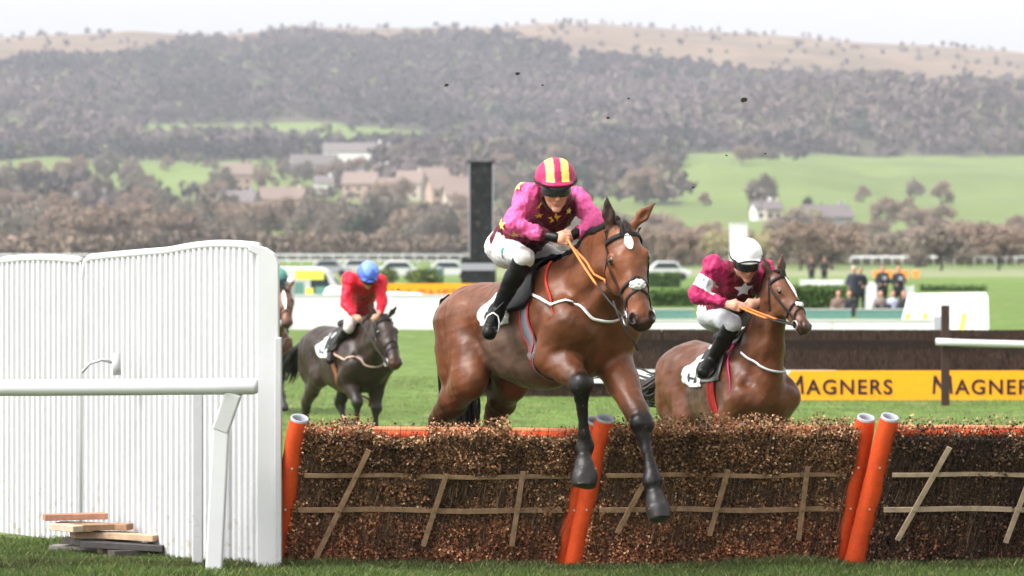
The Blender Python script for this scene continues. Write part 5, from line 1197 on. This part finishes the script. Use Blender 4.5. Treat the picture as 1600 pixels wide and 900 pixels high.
for P_ in panels:
    lb, lt, rb, rt = P_['lb'], P_['lt'], P_['rb'], P_['rt']
    root = empty('hurdle_panel', (lb + rb) / 2, P_['lab'], 'hurdle', 'hurdle panels'); O_ = np.array(root.location); rs = np.random.RandomState(P_['seed'])
    lb, lt, rb, rt = lb - O_, lt - O_, rb - O_, rt - O_
    up_ = lt - lb; nr_ = nrm(np.cross(rb - lb, up_)); nr_ = nr_ if nr_[1] < 0 else -nr_
    S_ = lambda s, t, d=0.0: (lb * (1 - s) + rb * s) * (1 - t) + (lt * (1 - s) + rt * s) * t + nr_ * d
    pole(lb, lt, .077, root); pole(rb, rt, .075, root)
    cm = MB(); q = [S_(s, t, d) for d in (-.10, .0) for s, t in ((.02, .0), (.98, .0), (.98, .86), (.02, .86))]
    cm.add(q, [(0, 1, 2, 3), (4, 5, 6, 7), (0, 1, 5, 4), (1, 2, 6, 5), (2, 3, 7, 6), (3, 0, 4, 7)], (.012, .008, .006)); cm.build('dark_core', M['birch'], root)  # near-black slab: the shade deep in the brush put into its colour
    # orange padded top rail behind the tips
    tp = MB(); tp.tube([S_(s, .865, -.10) for s in np.linspace(.03, .97, 20)], .042, 12); tr_ = tp.build('top_padding', M['pad'], root, True)
    tp = MB(); tp.tube([S_(s, .900, -.105) for s in np.linspace(.03, .97, 20)], .020, 8); tp.build('pale_strip', M['padpale'], tr_, True)  # paler orange tube along the top of the padding
    # birch: small leaves and twigs
    n = 64000 if not P_['dark'] else 22000
    s = rs.uniform(.02, .98, n); t = rs.rand(n); sp = np.stack([s * 2.1, t, s * 0], 1)
    topv = .965 + .02 * vnoise(np.stack([s * 30, s * 0, s * 0], 1), 1.0, P_['seed']) + .035 * rs.rand(n) * rs.rand(n)
    patchy = np.zeros(n)
    if P_['seed'] == 1:
        for a, b in ((.26, .44), (.72, .99)): patchy += (s > a) & (s < b)
    topv = topv - .045 * patchy
    t = t * topv
    dep = .03 + .035 * rs.rand(n) + .022 * vnoise(sp, 18, 3) + .030 * smooth(.60, .75, t) + .02 * smooth(.3, .0, t)
    dep = np.where(rs.rand(n) < .25, dep * rs.rand(n), dep); dep = np.where((t > .86) & (rs.rand(n) < .6 * (1 - .85 * patchy)), rs.uniform(-.16, .07, n), dep)
    cen = S_(s[:, None], t[:, None]) + nr_[None] * dep[:, None] if False else ((lb[None] * (1 - s[:, None]) + rb[None] * s[:, None]) * (1 - t[:, None]) + (lt[None] * (1 - s[:, None]) + rt[None] * s[:, None]) * t[:, None] + nr_[None] * dep[:, None])
    red = smooth(.55, .15, t)[:, None]; v = rs.rand(n, 1)
    c0 = np.array((.036, .020, .011)) * (1 - red) + np.array((.090, .034, .016)) * red; c1 = np.array((.42, .205, .095)) * (1 - red) + np.array((.72, .29, .14)) * red; v = v ** 1.7
    cl = c0 * (1 - v) + c1 * v; cl = np.where(rs.rand(n, 1) < .06, np.array((.64, .42, .25)), cl) * (1 + .35 * vnoise(sp, 9, 8)[:, None])
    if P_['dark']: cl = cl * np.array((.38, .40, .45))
    tips = (t > topv - .05)[:, None]; cl = np.where(tips & (rs.rand(n, 1) < .55), np.array((.44, .26, .14)) * rs.uniform(.6, 1.2, (n, 1)), cl)
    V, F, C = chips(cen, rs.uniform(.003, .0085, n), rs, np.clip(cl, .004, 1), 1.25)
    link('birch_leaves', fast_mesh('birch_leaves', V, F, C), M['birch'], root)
    n2 = 3200; s = rs.uniform(.02, .98, n2); t0 = rs.uniform(-.0, .8, n2) if not P_['dark'] else rs.uniform(0, .85, n2); tw = MB()
    for i in range(n2):
        a = S_(s[i], t0[i], rs.uniform(.02, .075)); b = S_(s[i] + rs.normal(0, .012), min(t0[i] + rs.uniform(.08, .30), 1.03 if i % 9 == 0 else .985), rs.uniform(.01, .095))
        w = nrm(rb - lb) * rs.uniform(.0010, .0026); k = rs.uniform(.5, 1.5) * (.8 if P_['dark'] else 1); tw.add([a - w, a + w, b + w * .4, b - w * .4], [(0, 1, 2, 3)], np.array((.06, .036, .022) if i % 4 else (.20, .125, .08)) * k)
    tw.build('birch_twigs', M['birch'], root)
    # laths
    for tt, mt in ((.655, 'lath'), (.42, 'lath')):
        if P_['dark']: mt = 'lathpale'
        m_ = MB(); pts = [S_(x, tt + .004 * math.sin(7 * x), .080 + .010 * math.sin(13 * x)) for x in np.linspace(.045, .955, 12)]
        for a, b in zip(pts[:-1], pts[1:]): m_.bar(a, b + (b - a) * .02, .012, .030 if tt > .5 else .036, up_)
        m_.build('cross_lath', M[mt], root)
    for (s0, t0, s1, t1) in P_['sl']:
        m_ = MB(); a, b = S_(s0, t0, .104), S_(s1, t1, .100); m_.bar(a, b, .036, .014, nr_); m_.build('upright_lath', M['lathpale' if P_['dark'] else 'lath'], root)
        nb_ = MB()
        for tt in (.655, .42):
            if t0 > tt > t1:
                f = (t0 - tt) / (t0 - t1); q = a + (b - a) * f + nr_ * .01; nb_.tube([q, q + nr_ * .006], .006, 6)
        if nb_.n: nb_.build('nail', M['steel'], root)

# ------------------------------------------------------------------ the white wing
M['wing'] = nodes_mat('wing_plastic', base=(.435, .435, .445), rough=.6, noise=.04, nscale=2, noise2=(.05, 25))
def wing(near, far, label, nh, fh, rib_w=.088, post=True):
    root = empty('white_wing', near, label, 'wing fence', 'white wing sections'); d = far - near; d[2] = 0; ln = np.linalg.norm(d); u = d / ln; nn_ = np.array((u[1], -u[0], 0)); nn_ = nn_ if nn_[1] < 0 else -nn_
    n = int(ln / rib_w) * 8; V = []; top = []
    for i in range(n + 1):
        x = ln * i / n; s = i / n; tp = nh + (fh - nh) * s ** 1.6 + .028 * math.sin(math.pi * min(1, s * 2)) * (1 if s < .5 else 0)
        ph = (i / 8) % 1; dp = .0175 * (1 if ph < .42 else (0 if .5 < ph < .92 else .5)); edge = min(1, (ln - x) / .12) ; tp2 = tp - (.10 * (1 - math.sqrt(max(0, 1 - (1 - edge) ** 2))) if edge < 1 else 0)
        p0 = u * x + nn_ * dp; g = -.02
        V += [p0 + np.array((0, 0, g)), p0 + np.array((0, 0, tp2 - .01))]; top.append(u * x + np.array((0, 0, tp2)))
    F = [(2 * i, 2 * i + 2, 2 * i + 3, 2 * i + 1) for i in range(n)]
    m = MB(); m.add(V, F); o = m.build('ribbed_sheet', M['wing'], root); md = o.modifiers.new('t', 'SOLIDIFY'); md.thickness = .006
    t = MB(); pts = [np.array((0, 0, nh * .97)) ] + top[4::8] + [u * ln + np.array((0, 0, .2))]; t.tube([p - 0 for p in top[4::8]] + [u * (ln + .02) + np.array((0, 0, fh - .14)), u * (ln + .02) + np.array((0, 0, .0))], .032, 12); t.build('top_tube', M['plastic'], root, True)
    if post:
        # wide near post with rounded shoulder
        pt = MB(); w = .160; pr = [(0, -.08), (w, -.08), (w, nh - .12), (w - .03, nh - .045), (w - .09, nh - .005), (-.06, nh + .03), (-.06, nh - .03), (0, nh - .06)]; k = len(pr); fx = np.array((1, 0, 0.))
        pt.add([fx * (x - .03) + np.array((0, -.045, z)) for x, z in pr] + [fx * (x - .03) + np.array((0, .045, z)) for x, z in pr], [tuple(range(k)), tuple(range(2 * k - 1, k - 1, -1))] + [(i, k + i, k + (i + 1) % k, (i + 1) % k) for i in range(k)])
        po = pt.build('end_post', M['plastic'], root); bv = po.modifiers.new('b', 'BEVEL'); bv.width = .012; bv.segments = 3
        pl = MB(); pl.box((w - .035, -.02, (nh * .36)), (.05, .10, nh * .72)); pq = pl.build('post_cover', M['wing'], root); bv = pq.modifiers.new('b', 'BEVEL'); bv.width = .008; bv.segments = 2
    return root
nearp = W(408, 890, 27.5); farp = W(132, 848, 29.9); nearp[2] = 0; farp[2] = 0
wing(nearp, farp, 'white ribbed wing section with a wide end post next to the hurdle', 2.31, 2.22)
n2 = W(131, 848, 30.0); f2 = W(-150, 840, 32.6); n2[2] = 0; f2[2] = 0
wing(n2, f2, 'farther white ribbed wing section running out of the picture', 2.20, 2.15, post=False)
# inner post seen low behind the rail
root = empty('white_stake', W(309, 885, 27.75) * np.array((1, 1, 0)), 'thin white stake standing against the ribbed wing', 'stake'); m = MB(); m.box((0, 0, .64), (.080, .05, 1.28)); o = m.build('shaft', M['wing'], root); bv = o.modifiers.new('b', 'BEVEL'); bv.width = .01
# running rail in front
root = empty('running_rail', W(335, 895, 27.2) * np.array((1, 1, 0)), 'nearest white tubular rail on a cranked leg in front of the wing', 'rail'); O_ = np.array(root.location)
def rr(px, py, Y): return W(px, py, Y) - O_
m = MB(); m.tube([rr(-200, 606, 27.3), rr(-60, 606, 27.25), rr(60, 606, 27.2), rr(200, 605, 27.15), rr(330, 604, 27.1), rr(396, 604, 27.1), rr(403, 604, 27.1)], [.058] * 5 + [.057, .045], 20); m.build('rail', M['plastic'], root, True)
m = MB(); m.bar(rr(366, 612, 27.12), rr(345, 672, 27.18), .12, .12, (0, 1, 0)); m.bar(rr(346, 662, 27.18), rr(334, 900, 27.2), .118, .115, (0, 1, 0)); o = m.build('leg', M['plastic'], root); bv = o.modifiers.new('b', 'BEVEL'); bv.width = .014; bv.segments = 3
# white loop handle on the wing
root = empty('rope_loop', W(182, 575, 29.2), 'white curled loop fixed on the ribbed wing above the rail', 'loop'); O_ = np.array(root.location)
m = MB(); m.tube([rr(128, 582, 28.9), rr(140, 568, 28.9), rr(160, 562, 28.9), rr(174, 566, 28.95)], .012, 8); m.build('loop', M['wing'], root, True)
m = MB(); m.tube([rr(182, 552, 28.95), rr(183, 586, 28.95)], .030, 12); m.build('peg', M['wing'], root, True)

# stacked boards at the foot of the wing
splatter(M['wing'], (.33, .29, .24), 16, .60, .7)
M['plank'] = nodes_mat('weathered_plank', rough=.8, attr=True, noise=.3, nscale=7, bump=.4, bscale=30)
pl = [(40, 175, 0, .04, .06, 'bottom grey plank of the pile at its far end'), (150, 262, 0, -.14, -.10, 'light tan plank on the grass, reaching nearest the wing foot'), (168, 272, 0, -.34, -.12, 'dark plank lying on the grass in front of the whole pile'), (60, 232, 1, -.04, .10, 'long dark plank in the second layer of the pile'),
      (110, 246, 1, -.20, .12, 'weathered dark plank slanting toward the viewer in the second layer'), (75, 220, 2, -.08, -.10, 'long light brown plank slanting across the middle of the pile'), (95, 248, 2, -.22, .12, 'long tan plank whose square end sticks out of the pile'), (50, 205, 3, -.05, .08, 'brown plank second from the top'), (30, 165, 4, .02, -.06, 'short reddish plank lying highest on the pile'), (120, 258, 1.0, -.36, .05, 'thin black edged plank leaning on the front of the pile'),
      (45, 128, 3, -.25, .10, 'stubby pale plank under the reddish one'), (85, 190, 3, -.16, -.12, 'crooked brown plank jutting from the third layer')]
pc = [(.20, .18, .17), (.36, .26, .18), (.07, .06, .055), (.10, .085, .08), (.14, .12, .11), (.38, .25, .16), (.42, .29, .19), (.26, .16, .10), (.36, .18, .12), (.06, .055, .055), (.40, .32, .24), (.30, .19, .12)]
for (x0, x1, lv, yo, sl_, lab), cc_ in zip(pl, pc):
    x0 += 40 if x0 < 100 else 8; Y = 29.15 + yo; a = np.array(((x0 - CXP) / FPX * Y, Y + sl_, .02 + lv * .060)); b = np.array(((x1 - CXP) / FPX * Y, Y - sl_, .02 + lv * .060 + (.0 if lv == 0 else -.035 + .01 * lv))); m = MB(); c0 = (a + b) / 2
    m.bar(a - c0, b - c0, .14, .046, col=cc_); o = m.build('plank', M['plank']); o.location = c0; tag(o, lab, 'plank', 'planks in the pile by the wing')
    bv = o.modifiers.new('b', 'BEVEL'); bv.width = .003

# ------------------------------------------------------------------ grass and flying turf
M['blade'] = nodes_mat('grass_blade', rough=.6, spec=.3, attr=True, translucent=.3)
def blades(name, n, xr, yr, h0, h1, seed, col=(.105, .170, .038), dens=None):
    rs = np.random.RandomState(seed); Y = rs.uniform(yr[0], yr[1], n); X = rs.uniform(xr[0], xr[1], n) * Y; P_ = np.stack([X, Y, X * 0], 1)
    cl = vnoise(P_, 2.3, 3); cl2 = vnoise(P_, 9, 4)
    h = (h0 + (h1 - h0) * rs.rand(n)) * (1 + .35 * cl + .2 * cl2); h = np.maximum(h, .006)
    z0 = np.array(-.15 * smooth(32, 46, Y)); a = rs.uniform(0, 6.28, n); w = rs.uniform(.0018, .004, n) * (Y / 28); dx = np.stack([np.cos(a), np.sin(a), a * 0], 1) * w[:, None]
    lean = np.stack([rs.normal(0, .35, n), rs.normal(0, .35, n), np.ones(n)], 1) * h[:, None]; b = np.stack([X, Y, z0 - .004], 1)
    V = np.stack([b - dx, b + dx, b + lean * .6 + dx * .7, b + lean + lean * np.array((.25, .25, 0))], 1).reshape(-1, 3)
    C = np.array(col) * rs.uniform(.55, 1.4, (n, 1)) * (1 + .2 * cl[:, None]); dry = rs.rand(n, 1) < .08; C = np.where(dry, np.array((.26, .23, .09)), C)
    o = link(name, fast_mesh(name, V, np.arange(4 * n).reshape(n, 4), np.repeat(C, 4, 0)), M['blade']); return tag(o, kind='stuff')
blades('grass', 300000, (-.17, .17), (25.0, 30.2), .018, .050, 1, (.080, .122, .028))
blades('near_grass', 90000, (-.2, .2), (18, 25.0), .018, .050, 8, (.082, .114, .030))
blades('long_grass', 26000, (-.15, .15), (27.40, 27.9), .03, .075, 5, (.075, .095, .030))
blades('short_grass', 150000, (-.145, .145), (44, 74), .012, .03, 2, (.125, .165, .052))
rs = np.random.RandomState(3)
M['soil'] = nodes_mat('soil', base=(.030, .024, .018), rough=.95, noise=.4, nscale=40)
clods = [(698, 133, 26.0, .011, 'crumb of turf in the air high over the banner side of the pillar'), (808, 115, 26.2, .013, 'clod of turf thrown highest above the pink jockey'), (848, 133, 27.5, .008, 'faint speck of turf beside the highest clod'), (1162, 156, 25.6, .018, 'largest clod of turf flying against the woods'),
         (950, 184, 27.0, .010, 'crumb of turf flying above the leading horse ears'), (982, 154, 27.5, .008, 'tiny crumb of turf next to the wood edge'), (1135, 243, 27.3, .007, 'crumb of turf in the air by the wood foot above the white post'), (1196, 240, 27.3, .007, 'crumb of turf in front of the green hill crest'), (1083, 293, 27.0, .008, 'crumb of turf in front of the green hill beside the horse ear'), (622, 452, 27.4, .007, 'speck of turf before the orange banner')]
for (x, y, Y, r_, lab) in clods:
    m = MB(); V = iv * (1 + .35 * vnoise(iv * 3 + x, 1.6, 7)[:, None]) * r_ * np.array((1.2, 1, .8)); m.add(V, [tuple(f) for f in if_]); o = m.build('turf_clod', M['soil']); o.location = Vector(W(x, y, Y)); tag(o, lab, 'turf clod', 'clods of turf in the air')
